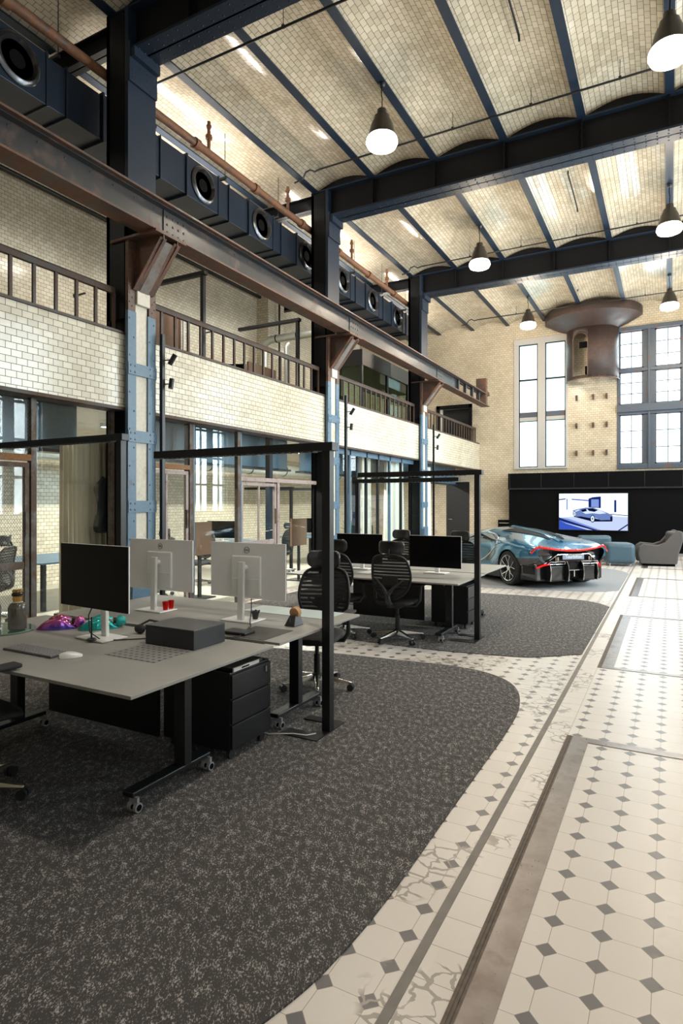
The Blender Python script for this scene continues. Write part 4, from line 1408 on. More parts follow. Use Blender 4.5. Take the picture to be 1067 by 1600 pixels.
for k in range(7):
    w = k / 6
    z = 1.05 + 0.150 * w
    hw = 0.155 - 0.035 * (2 * w - 1) ** 4
    r = []
    for i in range(9):
        a = -1 + 2 * i / 8
        r.append((hw * a, -0.265 + 0.10 * a * a * 0.6 + 0.02 * math.sin(PI * w), z))
    rows.append(r)
hd = MB().grid(rows).build('headrest', M['leather'], ch, smooth=70, solid=0.035, bevel=0.01, local=True)
MB().tube([(0, -0.275, 1.02), (0, -0.30, 1.06), (0, -0.285, 1.11)], 0.014, 8).build('headrest_stem', M['black_frame'], ch, smooth=50, local=True)
for s in (-1, 1):
    mb = MB().tube([(s * 0.10, -0.02, 0.425), (s * 0.24, -0.02, 0.43), (s * 0.285, -0.01, 0.50), (s * 0.29, 0.0, 0.66)], [0.018, 0.018, 0.02, 0.017], 8)
    a_ = mb.build('armrest', M['plastic'], ch, smooth=50, local=True)
    MB().box(s * 0.29 - 0.045, s * 0.29 + 0.045, -0.12, 0.14, 0.665, 0.69).build('arm_pad', M['black_soft'], a_, bevel=0.01, local=True)
CH = [((-2.76, 4.66, 0), R(193), 'black mesh office chair behind the silver-backed monitors, next to the black frame post'),
      ((-2.87, 6.74, 0), R(2), 'black mesh office chair seen from behind at the far desks, right of its neighbour'),
      ((-3.59, 6.74, 0), R(-4), 'black mesh office chair at the far desks, half hidden behind the near chair'),
      ((-3.90, 9.12, 0), R(180), 'black office chair behind the far desks, its headrest between the two monitors'),
      ((-2.92, 9.14, 0), R(176), 'black office chair behind the far desks, its headrest right of the monitors'),
      ((-3.43, 1.98, 0), R(-6), 'black office chair at the left edge in the foreground, mostly outside the frame'),
      ((-8.35, 5.15, 0), R(120), 'black office chair behind the wire mesh door on the left'),
      ((-8.0, 7.9, 0), R(100), 'black office chair behind the glass left of the beige curtain, near the wall'),
      ((-8.3, 9.4, 0), R(200), 'black office chair behind the glass between the two silver-backed monitors'),
      ((-8.1, 12.0, 0), R(90), 'black office chair in the aisle left of the second column'),
      ((-8.1, 16.4, 0), R(190), 'black office chair in the aisle behind the second column')]
for k, (lo, rz, lab) in enumerate(CH):
    lo = (lo[0], lo[1], 0.008 if lo[0] > -6 else 0)
    if k == 0:
        ch.location = lo; ch.rotation_euler.z = rz; ch['label'] = lab
    else:
        c_ = dup(ch, lo, rz, lab)
        if k == 5:
            for a_ in c_.children:
                if a_.name.startswith('armrest'): a_.location.z = 0.085
    

# ------------------------------------------------------------------ monitors
mo = thing('monitor', 'x', 'monitor', (0, 0, 0), group='slim monitors')
# local: screen faces -Y, origin on the desk under the neck
W2, ZB, ZT = 0.358, 0.165, 0.590


def make_monitor(lab, back):
    t = thing('monitor', lab, 'monitor', (0, 0, 0))
    MB().box(-W2, W2, -0.052, -0.040, ZB, ZT).build('screen_panel', M['black_gloss'], t, bevel=0.002, local=True)
    mb = MB().box(-W2 - 0.002, W2 + 0.002, -0.044, -0.032, ZB - 0.002, ZT + 0.002)
    mb.build('back_shell', M[back], t, bevel=0.004, local=True)
    MB().box(-0.14, 0.14, -0.034, -0.014, ZB + 0.02, ZT - 0.10).build('rear_housing', M[back], t, bevel=0.012, local=True)
    MB().box(-0.13, 0.13, -0.016, -0.012, ZB + 0.02, ZB + 0.15).build('pale_back_panel', M['white_metal'], t, bevel=0.003, local=True)  # paler rectangle low on the back shell
    mb = MB().bar((0, 0.045, 0.008), (0, 0.035, 0.45), 0.055, 0.028, (0, 1, 0))
    mb.build('stand_neck', M['white_metal'], t, bevel=0.006, local=True)
    MB().cyl((0, 0.04, 0.40), (0, -0.03, 0.40), 0.022, n=16).build('tilt_joint', M['white_metal'], t, smooth=40, local=True)
    MB().box(-0.145, 0.145, -0.085, 0.115, 0.0, 0.010).build('stand_base', M['white_metal'], t, bevel=0.004, local=True)
    # round maker's mark on the back
    mk = MB()
    for i in range(24):
        a0 = 2 * PI * i / 24; a1 = 2 * PI * (i + 1) / 24
        mk.bar((0.024 * math.cos(a0), -0.0305, 0.535 + 0.024 * math.sin(a0)), (0.024 * math.cos(a1), -0.0305, 0.535 + 0.024 * math.sin(a1)), 0.002, 0.002)
    mk.build('logo_ring', M['plastic'], t, local=True)
    text_mesh('logo_text', 'DELL', 0.017, M['plastic'], t, (0, -0.031, 0.535), (R(90), 0, R(180)), 0.0008)
    return t


bpy.data.objects.remove(mo)
G_ = 'slim monitors'
mA = make_monitor('silver-backed monitor seen from behind, right of its twin, by the black cup', 'silver')
mA['group'] = G_
mA.location = (-2.89, 3.78, 0.7495); mA.rotation_euler.z = PI
dup(mA, (-3.80, 3.78, 0.7495), PI, 'silver-backed monitor seen from behind, left of its twin, by the red cups')
ZB, ZT = 0.205, 0.625
mB = make_monitor('black-screened monitor facing the camera on the nearest desk', 'silver')
mB['group'] = G_
mB.location = (-3.34, 2.80, 0.7495); mB.rotation_euler.z = R(-5)
ZB, ZT = 0.075, 0.480
W2 = 0.345
mC = make_monitor('black-screened monitor on the far desks, left one of the two', 'silver')
mC['group'] = G_
mC.location = (-3.72, 7.46, 0.7495); mC.rotation_euler.z = 0
dup(mC, (-2.64, 7.46, 0.7495), 0, 'black-screened monitor on the far desks, right one next to the frame post')
dup(mC, (-9.1, 7.6, 0.7495), R(200), 'dark monitor on the aisle desk left of the beige curtain')
dup(mC, (-9.3, 11.3, 0.7495), R(15), 'monitor on the aisle desk behind the glass, left of the middle post')
dup(mC, (-8.6, 14.6, 0.7495), R(10), 'dark blue monitor on the aisle desk just left of the second column')

# ------------------------------------------------------------------ L-shaped standing luminaires


def luminaire(lab, px, py, zt, x_end, base=True, pdir=1):
    t = thing('standing_luminaire', lab, 'floor lamp', (px, py, 0), group='L-shaped black luminaires')
    MB().box(px - 0.032, px + 0.032, py - 0.032, py + 0.032, 0.012, zt).build('post', M['black_frame'], t, bevel=0.002)
    mb = MB().box(min(px + 0.06 * pdir, x_end), max(px + 0.06 * pdir, x_end), py - 0.045, py + 0.045, zt - 0.06, zt)
    a = mb.build('light_arm', M['black_frame'], t, bevel=0.002)
    lv = MB()
    xx = min(px, x_end) + 0.10
    while xx < max(px, x_end) - 0.12:
        lv.box(xx, xx + 0.030, py - 0.03, py + 0.03, zt - 0.066, zt - 0.060); xx += 0.055
    lv.build('louvre', M['plastic'], a)
    if base:
        # U-shaped flat floor plate, open towards the desk
        MB().poly([(px + 0.03, py - 0.21), (px + 0.03, py + 0.21), (px - 0.28, py + 0.21), (px - 0.28, py + 0.12), (px - 0.07, py + 0.12), (px - 0.07, py - 0.09), (px - 0.28, py - 0.09), (px - 0.28, py - 0.21)], 0.008, 0.016).build('base_plate', M['black_frame'], t)
    return t


luminaire('black L-shaped standing luminaire at the right end of the nearest desks', -2.165, 3.81, 2.085, -3.83)
luminaire('black L-shaped standing luminaire whose arm crosses in front of the mesh door', -4.48, 4.00, 2.29, -6.25)
luminaire('black L-shaped standing luminaire at the right end of the far desks', -2.03, 7.21, 2.05, -3.62)
luminaire('black L-shaped standing luminaire with its post at the left end of the far desks', -4.52, 8.95, 2.04, -2.80, pdir=-1)
luminaire('black L-shaped luminaire in the aisle behind the middle glass screen', -8.2, 12.6, 2.05, -9.6)
luminaire('black L-shaped luminaire in the aisle beside the second column', -7.6, 13.6, 2.05, -9.3)
luminaire('black L-shaped luminaire in the aisle behind the mesh door', -8.0, 7.3, 2.0, -9.3)
for px, py, lab, xe in ((-6.58, 7.53, 'on the gallery just right of the first column', -7.75), (-6.58, 10.35, 'on the gallery just left of the second column', -8.05)):
    t = luminaire('black L-shaped standing luminaire ' + lab, px, py, 2.1, xe, base=False)
    t.location.z = 3.26

# ------------------------------------------------------------------ things on the nearest desks
ZD = 0.749
t = thing('keyboard', 'flat grey keyboard in front of the black-screened monitor', 'keyboard', (-3.37, 2.365, ZD))
mb = MB().prism([(0, 0), (0.13, 0.008), (0.13, 0.014), (0, 0.010)], (-3.60, 2.300, ZD + 0.001), (0, 1, 0), (0, 0, 1), 0.45)
mb.build('body', plain('grey_keyboard_body', (0.10, 0.10, 0.11), 0.4), t, bevel=0.002)
mb = MB()
for r_ in range(6):
    for c_ in range(17):
        if 15 <= c_ and r_ == 2: pass
        x0 = -3.592 + c_ * 0.0258; y0 = 2.306 + r_ * 0.0205
        mb.box(x0, x0 + 0.0215, y0, y0 + 0.0165, ZD + 0.008, ZD + 0.0145 + r_ * 0.0006)
o = mb.build('keys', plain('light_grey_keys', (0.30, 0.29, 0.30), 0.5), t)
o['kind'] = 'stuff'
t = thing('computer_mouse', 'pale grey computer mouse right of the keyboard', 'mouse', (-3.075, 2.38, ZD))
rows = []
for k in range(9):
    w = k / 8
    r = []
    for i in range(9):
        a = PI * i / 8
        rr = math.sin(PI * min(1, 0.12 + 0.80 * w)) ** 0.6
        r.append((-3.075 + 0.034 * rr * math.cos(a), 2.315 + 0.125 * w, ZD + 0.001 + 0.042 * rr * math.sin(a) ** 0.8 * (1 - 0.35 * w)))
    rows.append(r)
MB().grid(rows).build('shell', M['white_metal'], t, smooth=70, sub=1)
t.rotation_euler.z = R(-38)
t = thing('storage_box', 'large closed charcoal box on the nearest desk', 'box', (-2.74, 2.98, ZD))
BX = plain('charcoal_box_board', (0.030, 0.031, 0.038), 0.45)
BT = plain('grey_box_lid', (0.085, 0.085, 0.090), 0.4)
MB().box(-2.955, -2.55, 2.835, 3.13, ZD + 0.001, ZD + 0.118).build('box_body', BX, t, bevel=0.003)
MB().box(-2.958, -2.547, 2.832, 3.133, ZD + 0.119, ZD + 0.124).build('lid', BT, t, bevel=0.002)
t = MB().box(-2.965, -2.56, 2.52, 2.84, ZD, ZD + 0.0008)
M['paper_print'] = None
n = N('grey_printed_sheet')
s = n.n('ShaderNodeSeparateXYZ'); n.nt.links.new(n.n('ShaderNodeNewGeometry').outputs['Position'], s.inputs[0])
fa = n.math('ABSOLUTE', n.math('SUBTRACT', n.math('FRACT', n.math('MULTIPLY', s.outputs[0], 22.0)), 0.5))
fb = n.math('ABSOLUTE', n.math('SUBTRACT', n.math('FRACT', n.math('MULTIPLY', s.outputs[1], 22.0)), 0.5))
dd = n.math('LESS_THAN', n.math('ADD', fa, fb), 0.24)
dd2 = n.math('LESS_THAN', n.math('ADD', fa, fb), 0.42)
n.set(n.mix(dd, n.mix(dd2, (0.27, 0.265, 0.26), (0.24, 0.235, 0.23)), (0.035, 0.035, 0.035)), 0.6)
M['paper_print'] = n.mat
o = t.build('printed_sheet', M['paper_print'])
tag(o, 'grey sheet with a dotted pattern in front of the charcoal box', 'sheet')
o = MB().poly([(-3.15, 4.10), (-2.34, 4.08), (-2.34, 4.395), (-3.15, 4.395)], ZD, ZD + 0.002).build('desk_pad', M['pad'])
tag(o, 'pale grey desk pad at the far edge under the chair back', 'desk pad')
o = MB().box(-2.66, -2.34, 3.27, 3.62, ZD, ZD + 0.002).build('desk_pad', plain('dark_grey_pad', (0.07, 0.068, 0.065), 0.6))
o.rotation_euler.z = 0
tag(o, 'dark grey pad lying between the charcoal box and the cork wedge', 'desk pad')


def cup(x, y, z, h, r, mat, lab, fluted=False):
    prof = [(r * 0.72, 0.0), (r, h), (r * 0.9, h), (r * 0.65, 0.006)]
    mb = MB().lathe(prof, (x, y, z), 20)
    o = mb.build('cup', mat, smooth=50)
    return tag(o, lab, 'cup')


cup(-3.700, 3.77, ZD + 0.011, 0.068, 0.027, M['red'], 'shiny red metal cup on the stand of the left silver-backed monitor, front one')
cup(-3.705, 3.84, ZD + 0.011, 0.068, 0.027, M['red'], 'shiny red metal cup standing just behind another red cup')
mb = MB().lathe([(0.020, 0), (0.032, 0.06), (0.028, 0.062), (0.018, 0.006)], (-2.80, 3.80, ZD + 0.011), 18)
for q in range(6):
    an = q * PI / 3
    mb.bar((-2.80 + 0.028 * math.cos(an), 3.80 + 0.028 * math.sin(an), ZD + 0.06), (-2.80 + 0.034 * math.cos(an), 3.80 + 0.034 * math.sin(an), ZD + 0.076), 0.010, 0.010)
tag(mb.build('cup', M['leather'], smooth=50), 'small black cup with a notched rim on the right silver-backed monitor stand', 'cup')

# cork-topped wedge
t = thing('cork_holder', 'dark wedge with a round cork disc near the right end of the desk', 'desk accessory', (-2.44, 3.78, ZD))
mb = MB()
lo_ = [(-0.045, -0.06), (0.045, -0.06), (0.045, 0.07), (-0.045, 0.07)]
v = [(-2.44 + a, 3.78 + b, ZD) for a, b in lo_] + [(-2.44 + a * 0.55, 3.78 + b * 0.55 + 0.02, ZD + 0.075) for a, b in lo_]
mb.add(v, [(0, 1, 5, 4), (1, 2, 6, 5), (2, 3, 7, 6), (3, 0, 4, 7), (4, 5, 6, 7), (3, 2, 1, 0)])
mb.build('wedge_body', M['plastic'], t, bevel=0.005)
MB().cyl((-2.44, 3.785, ZD + 0.088), (-2.44, 3.83, ZD + 0.095), 0.040, n=24).build('cork_disc', M['cork'], t, smooth=40, bevel=0.004)
MB().box(-2.444, -2.436, 3.735, 3.75, ZD + 0.03, ZD + 0.06).build('metal_clip', M['alu'], t)

# round glass tray with ribbed decanters
M['tray_glass'] = N('green_glass_tray').set((0.16, 0.30, 0.23), 0.08, 0.0, Transmission_Weight=0.25, Coat_Weight=1.0)
o = MB().lathe([(0.0, 0.0), (0.205, 0.0), (0.21, 0.006), (0.205, 0.012), (0.0, 0.012)], (-4.15, 2.655, ZD), 40).build('round_tray', M['tray_glass'], smooth=30)
tag(o, 'round green glass tray at the left end of the nearest desk', 'tray')


def decanter(x, y, lab):
    z = ZD + 0.013
    t = thing('decanter', lab, 'bottle', (x, y, z), group='ribbed glass decanters')
    prof = [(0.045, 0.0), (0.058, 0.008)]
    for q in range(25):
        zz = 0.012 + q * 0.0066
        prof.append((0.060 + (0.0018 if q % 2 else 0) - (0.004 if q > 22 else 0), zz))
    prof += [(0.050, 0.182), (0.036, 0.192), (0.022, 0.196), (0.0, 0.196)]
    MB().lathe(prof, (x, y, z), 28).build('glass_body', M['smoky'], t, smooth=60)
    MB().lathe([(0.034, 0.192), (0.036, 0.197), (0.022, 0.199)], (x, y, z), 24).build('collar', M['white_metal'], t, smooth=40)
    mb = MB()
    for q in range(14):
        an = 2 * PI * q / 14
        mb.cyl((x + 0.024 * math.cos(an), y + 0.024 * math.sin(an), z + 0.198), (x + 0.024 * math.cos(an), y + 0.024 * math.sin(an), z + 0.235), 0.006, n=8)
    mb.cyl((x, y, z + 0.197), (x, y, z + 0.235), 0.022, n=18)
    mb.lathe([(0.020, 0.262), (0.034, 0.266), (0.034, 0.278), (0.024, 0.284), (0.0, 0.284)], (x, y, z), 18)
    mb.build('gold_stopper', M['gold'], t, smooth=40)
    MB().lathe([(0.030, 0.235), (0.038, 0.240), (0.038, 0.256), (0.030, 0.264)], (x, y, z), 20).build('dark_band', M['leather'], t, smooth=40)


M['smoky'] = N('smoky_ribbed_glass').set((0.13, 0.125, 0.10), 0.12, 0.0, Transmission_Weight=0.55, Coat_Weight=1.0, Alpha=0.93)
decanter(-4.02, 2.675, 'smoky ribbed glass decanter with gold stopper on the green tray')
decanter(-4.20, 2.60, 'second smoky decanter at the left edge of the frame on the green tray')

# iridescent streamlined sculptures
M['iridescent'] = None
n = N('iridescent_purple_lacquer')
lw = n.n('ShaderNodeLayerWeight'); lw.inputs[0].default_value = 0.35
sx = n.n('ShaderNodeSeparateXYZ'); n.nt.links.new(n.obj(), sx.inputs[0])
f = n.math('ADD', n.math('MULTIPLY', lw.outputs[1], 0.7), n.math('MULTIPLY', sx.outputs[2], 3.5))
c = n.ramp(f, [(0.05, (0.10, 0.08, 0.55)), (0.22, (0.55, 0.10, 0.50)), (0.42, (0.75, 0.18, 0.40)), (0.65, (0.55, 0.12, 0.05)), (0.9, (0.06, 0.02, 0.05))])
n.set(c, 0.14, 0.75, Coat_Weight=1.0)
M['iridescent'] = n.mat


def sculpture(x, y, rz, mat, lab):
    t = thing('streamlined_sculpture', lab, 'sculpture', (0, 0, 0))
    rows = []
    for k in range(13):
        w = k / 12
        env = math.sin(PI * (0.04 + 0.90 * w) ** 0.85) ** 0.65
        hh = 0.085 * math.sin(PI * (0.05 + 0.85 * w)) ** 0.9 + 0.012
        r = []
        for i in range(11):
            a = PI * i / 10
            ca, sa = math.cos(a), math.sin(a)
            r.append((-0.15 + 0.27 * w, 0.072 * env * math.copysign(abs(ca) ** 0.65, ca), (0.30 + 0.70 * math.sin(PI * min(1, 0.1 + 0.75 * w)) ** 1.4) * 0.078 * sa ** 0.55 * min(1, 4 * (1.03 - w)) * min(1, 6 * w + 0.25)))
        rows.append(r)
    MB().grid(rows).build('body', mat, t, smooth=80, sub=1, local=True)
    mb = MB()
    rows = []
    for k in range(9):
        w = k / 8
        r = []
        for i in range(9):
            a = PI * i / 8
            r.append((-0.07 + 0.15 * w, 0.040 * math.sin(PI * (0.08 + 0.84 * w)) * math.cos(a), 0.066 + 0.036 * math.sin(PI * (0.08 + 0.84 * w)) * math.sin(a)))
        rows.append(r)
    mb.grid(rows).build('canopy', mat, t, smooth=80, sub=1, local=True)
    MB().ico((0.135, 0.0, 0.045), 0.040, 0.034, 0.042).build('tail_lobe', mat, t, smooth=80, local=True)
    MB().cyl((0.085, 0, 0.05), (0.12, 0, 0.05), 0.022, n=12).build('joint', M['leather'], t, smooth=50, local=True)
    t.location = (x, y, ZD + 0.001); t.rotation_euler.z = rz
    return t


sculpture(-3.86, 2.89, R(38), M['iridescent'], 'iridescent purple and orange streamlined sculpture beside the decanter')
sculpture(-3.60, 3.03, R(48), M['teal_gloss'], 'teal glossy streamlined sculpture behind the monitor stand')

o = MB().lathe([(0.0, 0.0), (0.030, 0.0), (0.032, 0.006), (0.024, 0.014), (0.006, 0.017), (0.0055, 0.15), (0.0, 0.152)], (-3.30, 2.705, ZD + 0.011), 24).build('antenna_microphone', M['leather'], smooth=40)
tag(o, 'thin black rod microphone on a round foot, on the white monitor base', 'microphone')
mb = MB()
mb.tube([(-3.38, 2.80, 1.0), (-3.42, 2.78, 0.90), (-3.36, 2.74, 0.80), (-3.28, 2.76, 0.755), (-3.18, 2.80, ZD + 0.006), (-3.05, 2.92, ZD + 0.006), (-2.98, 2.97, ZD + 0.006)], 0.004, 6)
tag(mb.build('cable', M['rubber'], smooth=60), 'black cable dropping from the black-screened monitor onto the desk', 'cable')
mb = MB().tube([(-2.86, 3.83, 0.92), (-2.83, 3.79, 0.84), (-2.76, 3.68, 0.77), (-2.68, 3.58, ZD + 0.006), (-2.62, 3.45, ZD + 0.006), (-2.66, 3.36, ZD + 0.006)], 0.004, 6)
tag(mb.build('cable', M['rubber'], smooth=60), 'black cable hanging from the right silver-backed monitor', 'cable')
t = thing('headphones', 'black headphones lying left of the charcoal box', 'headphones', (-3.20, 3.06, ZD))
MB().ico((-3.22, 3.04, ZD + 0.032), 0.045, 0.03, 0.032).build('ear_cup', M['black_soft'], t, smooth=70)
MB().ico((-3.12, 3.10, ZD + 0.032), 0.045, 0.03, 0.032).build('ear_cup', M['black_soft'], t, smooth=70)
MB().tube([(-3.24, 3.05, ZD + 0.05), (-3.19, 3.10, ZD + 0.085), (-3.13, 3.12, ZD + 0.075), (-3.09, 3.11, ZD + 0.05)], 0.008, 8).build('headband', M['plastic'], t, smooth=60)
mb = MB().tube([(-3.30, 2.95, ZD + 0.004), (-3.20, 2.96, ZD + 0.004), (-3.12, 2.98, ZD + 0.004), (-3.05, 2.95, ZD + 0.004), (-2.98, 2.98, ZD + 0.004)], 0.003, 6)
mb.tube([(-3.15, 3.02, ZD + 0.03), (-3.08, 3.00, ZD + 0.05), (-3.02, 2.99, ZD + 0.006), (-2.96, 3.03, ZD + 0.004)], 0.0025, 6)
tag(mb.build('cable', M['white_pl'], smooth=60), 'white cable lying between the monitor base and the charcoal box', 'cable')
t = thing('docking_station', 'flat black docking station right of the charcoal box', 'docking station', (-2.62, 3.2, ZD))
MB().box(-2.72, -2.52, 3.30, 3.42, ZD + 0.003, ZD + 0.022).build('housing', M['leather'], t, bevel=0.005)
MB().tube([(-2.55, 3.30, ZD + 0.012), (-2.52, 3.24, ZD + 0.01), (-2.58, 3.18, ZD + 0.008)], 0.003, 6).build('plug_lead', M['rubber'], t)
mb = MB().tube([(-2.2, 3.70, 0.022), (-2.24, 3.64, 0.022), (-2.34, 3.62, 0.022), (-2.50, 3.55, 0.014), (-2.60, 3.57, 0.014)], 0.004, 6)
tag(mb.build('cable', M['white_pl'], smooth=60), 'thin white cable across the base plate of the black luminaire', 'cable')
mb = MB()
for x0, y0 in ((-3.30, 2.88), (-3.45, 2.9), (-3.25, 2.83), (-3.6, 2.9)):
    mb.tube([(x0, y0, 0.66), (x0 - 0.08, y0 - 0.03, 0.45), (x0 + 0.04, y0 - 0.06, 0.32), (x0 + 0.18, y0 - 0.02, 0.34), (x0 + 0.25, y0 + 0.02, 0.5)], 0.005, 6)
tag(mb.build('cable_bundle', M['rubber'], smooth=60), 'tangle of cables hanging under the nearest desk', 'cables')
# papers on the far desks
for x, y, rz, lab in ((-4.0, 7.05, 0.1, 'white sheet of paper left of the far left monitor'), (-3.45, 7.18, -0.3, 'white sheet of paper under the far left monitor')):
    o = MB().box(-0.105, 0.105, -0.15, 0.15, 0, 0.001).build('paper_sheet', M['white_pl'])
    o.location = (x, y, ZD); o.rotation_euler.z = rz
    tag(o, lab, 'paper')

# ------------------------------------------------------------------ furniture in the aisle behind the glass


def simple_desk(lab, x0, x1, y0, y1, z=0.0, mat='steel_blue'):
    t = thing('aisle_desk' if z == 0 else 'gallery_desk', lab, 'desk', ((x0 + x1) / 2, (y0 + y1) / 2, z))
    MB().box(x0, x1, y0, y1, z + 0.715, z + 0.74).build('desktop', M[mat], t, bevel=0.003)
    for a in (x0 + 0.12, x1 - 0.12):
        for b in (y0 + 0.12, y1 - 0.12):
            MB().box(a - 0.03, a + 0.03, b - 0.03, b + 0.03, z, z + 0.715).build('leg', M['black_frame'], t)
    return t


simple_desk('dark blue desk behind the mesh door at the far left', -9.9, -8.3, 5.9, 8.3)
simple_desk('dark blue desk in the aisle behind the middle glass screen', -10.0, -8.5, 10.6, 12.3)
simple_desk('dark blue desk in the aisle left of the second column', -9.4, -7.9, 13.8, 15.4)
for x, y, rz, lab in ((-9.6, 8.05, R(200), 'taupe-backed acoustic screen on the aisle desk by the curtain'),):
    o = MB().box(-0.38, 0.38, -0.02, 0.02, 0.75, 1.28).build('desk_screen', M['brown_felt'], bevel=0.008)
    o.location = (x, y, 0); o.rotation_euler.z = rz
    tag(o, lab, 'desk screen')
for x, y, lab in ((-7.2, 8.15, 'grey-brown board leaning behind the mesh door of the middle screen'), (-7.0, 11.05, 'grey-brown board leaning behind the pink framed door')):
    o = MB().box(x - 0.02, x + 0.02, y - 0.30, y + 0.30, 0.74, 1.32).build('pin_board', M['brown_felt'])
    st = MB().box(x - 0.02, x + 0.02, y - 0.03, y + 0.03, 0.0, 0.74).box(x - 0.2, x + 0.2, y - 0.2, y + 0.2, 0, 0.02).build('stand', M['black_frame'], o, local=True)
    tag(o, lab, 'board')
# plants behind the third bay glass
t = thing('potted_plant', 'leafy green plant behind the glass left of the widest white curtain', 'plant', (-7.3, 14.3, 0))
MB().lathe([(0.12, 0), (0.17, 0.35), (0.15, 0.35), (0.11, 0.05)], (-7.3, 14.3, 0), 20).build('pot', M['plaster'], t, smooth=40)
mb = MB()
for q in range(90):
    an = rnd.random() * 2 * PI; el = rnd.random() * 1.2 + 0.2; L = 0.35 + 0.5 * rnd.random()
    p0 = Vector((-7.3, 14.3, 0.35 + 0.5 * rnd.random()))
    d = Vector((math.cos(an) * math.cos(el), math.sin(an) * math.cos(el), math.sin(el)))
    s_ = d.cross(Vector((0, 0, 1))).normalized() * 0.03
    p1 = p0 + d * L * 0.6; p2 = p0 + d * L + Vector((0, 0, -0.08))
    mb.add([p0, p1 + s_, p2, p1 - s_], [(0, 1, 2, 3)])
mb.build('foliage', plain('leaf_green', (0.05, 0.12, 0.035), 0.5, var=0.4), t)

# ------------------------------------------------------------------ gallery furniture
ZG = 3.26
simple_desk('dark blue desk on the gallery behind the railing, right of the first column', -7.18, -6.72, 6.6, 7.62, ZG)
for (x0, x1, y0, y1, z1, lab) in ((-7.25, -7.20, 6.65, 7.65, 1.50, 'brown felt desk screen on the gallery right of the first column, facing the hall'),
                                  (-7.9, -7.2, 7.66, 7.71, 1.52, 'brown felt desk screen on the gallery with a pale rounded edge'),
                                  (-7.25, -7.20, 9.55, 10.5, 1.15, 'brown felt screen on the gallery just left of the second column')):
    o = MB().box(x0, x1, y0, y1, ZG + 0.45, ZG + z1).build('desk_screen', M['brown_felt'], bevel=0.015)
    tag(o, lab, 'desk screen')
    MB().box(x0 + 0.01, x0 + 0.03, y0 + 0.02, y0 + 0.05, ZG - 0.0, ZG + 0.46).box(x1 - 0.03, x1 - 0.01, y1 - 0.05, y1 - 0.02, ZG, ZG + 0.46).build('foot', M['black_frame'], o)
o = MB().tube([(-7.19, 7.74, ZG + 1.5), (-7.19, 7.74, ZG + 0.62), (-7.22, 7.74, ZG + 0.52), (-7.5, 7.74, ZG + 0.47)], 0.018, 8).build('bent_rail', M['white_metal'], smooth=60)
tag(o, 'pale bent metal rail beside the brown screen on the gallery', 'rail')


def plain_chair(x, y, rz, lab):
    t = thing('side_chair', lab, 'chair', (0, 0, 0))
    MB().box(-0.22, 0.22, -0.22, 0.22, 0.43, 0.47).build('seat', M['black'], t, bevel=0.012, local=True)
    MB().box(-0.21, 0.21, -0.23, -0.20, 0.66, 0.90).build('backrest', M['black'], t, bevel=0.01, local=True)
    for a in (-0.19, 0.19):
        MB().tube([(a, 0.20, 0), (a, 0.19, 0.44)], 0.011, 8).build('leg', M['black_frame'], t, local=True)
        MB().tube([(a, -0.24, 0), (a, -0.20, 0.45), (a, -0.22, 0.86)], 0.011, 8).build('leg', M['black_frame'], t, local=True)
    t.location = (x, y, ZG); t.rotation_euler.z = rz


plain_chair(-7.0, 8.95, R(25), 'black side chair on the gallery in the middle of the railing')
plain_chair(-7.0, 12.6, R(100), 'black side chair on the gallery in front of the glass cabin')
o = MB().box(-8.3, -7.75, 9.1, 9.55, ZG, ZG + 0.95).build('storage_cabinet', M['black_frame'], bevel=0.006)
tag(o, 'black low cabinet on the gallery left of the brown screen', 'cabinet')
for q, pts in enumerate(([(-10.45, 14.6, ZG), (-10.45, 14.6, 6.15), (-10.40, 14.6, 6.32), (-10.2, 14.6, 6.4), (-8.6, 14.6, 6.4)], [(-9.0, 13.6, ZG), (-9.0, 13.6, 5.8), (-9.0, 13.7, 5.9)])):
    o = MB().tube(pts, 0.11 if q == 0 else 0.07, 16).build('ventilation_pipe', M['galv'], smooth=60)
    tag(o, ['thick galvanised pipe rising by the brick pier and bending over the gallery', 'thin galvanised pipe on the gallery left of the second column'][q], 'pipe')
    if q == 0:
        for xx in (-10.0, -9.3):
          mb = MB()
          mb.cyl((xx, 14.6, 6.4), (xx + 0.03, 14.6, 6.4), 0.117, n=16)
          mb.build('clamp', M['black'], o)
PEG = [(8.6, 6.0), (9.9, 6.25), (9.9, 5.3), (11.3, 6.1), (12.6, 6.2), (8.6, 5.2), (11.3, 5.0), (12.6, 5.2)]
for q, (yy, zz) in enumerate(PEG):
    o = MB().bar((X_IN, yy, zz), (X_IN + 0.32, yy, zz + 0.01), 0.03, 0.03).cyl((X_IN, yy, zz), (X_IN + 0.015, yy, zz), 0.05, n=10).build('wall_bracket', M['black_frame'])
    tag(o, 'short black bracket on the gallery back wall, %s row, %s from the left' % ('upper' if zz > 5.5 else 'lower', {8.6: 'first', 9.9: 'second', 11.3: 'third', 12.6: 'fourth'}[yy]), 'bracket', 'brackets on the gallery wall')

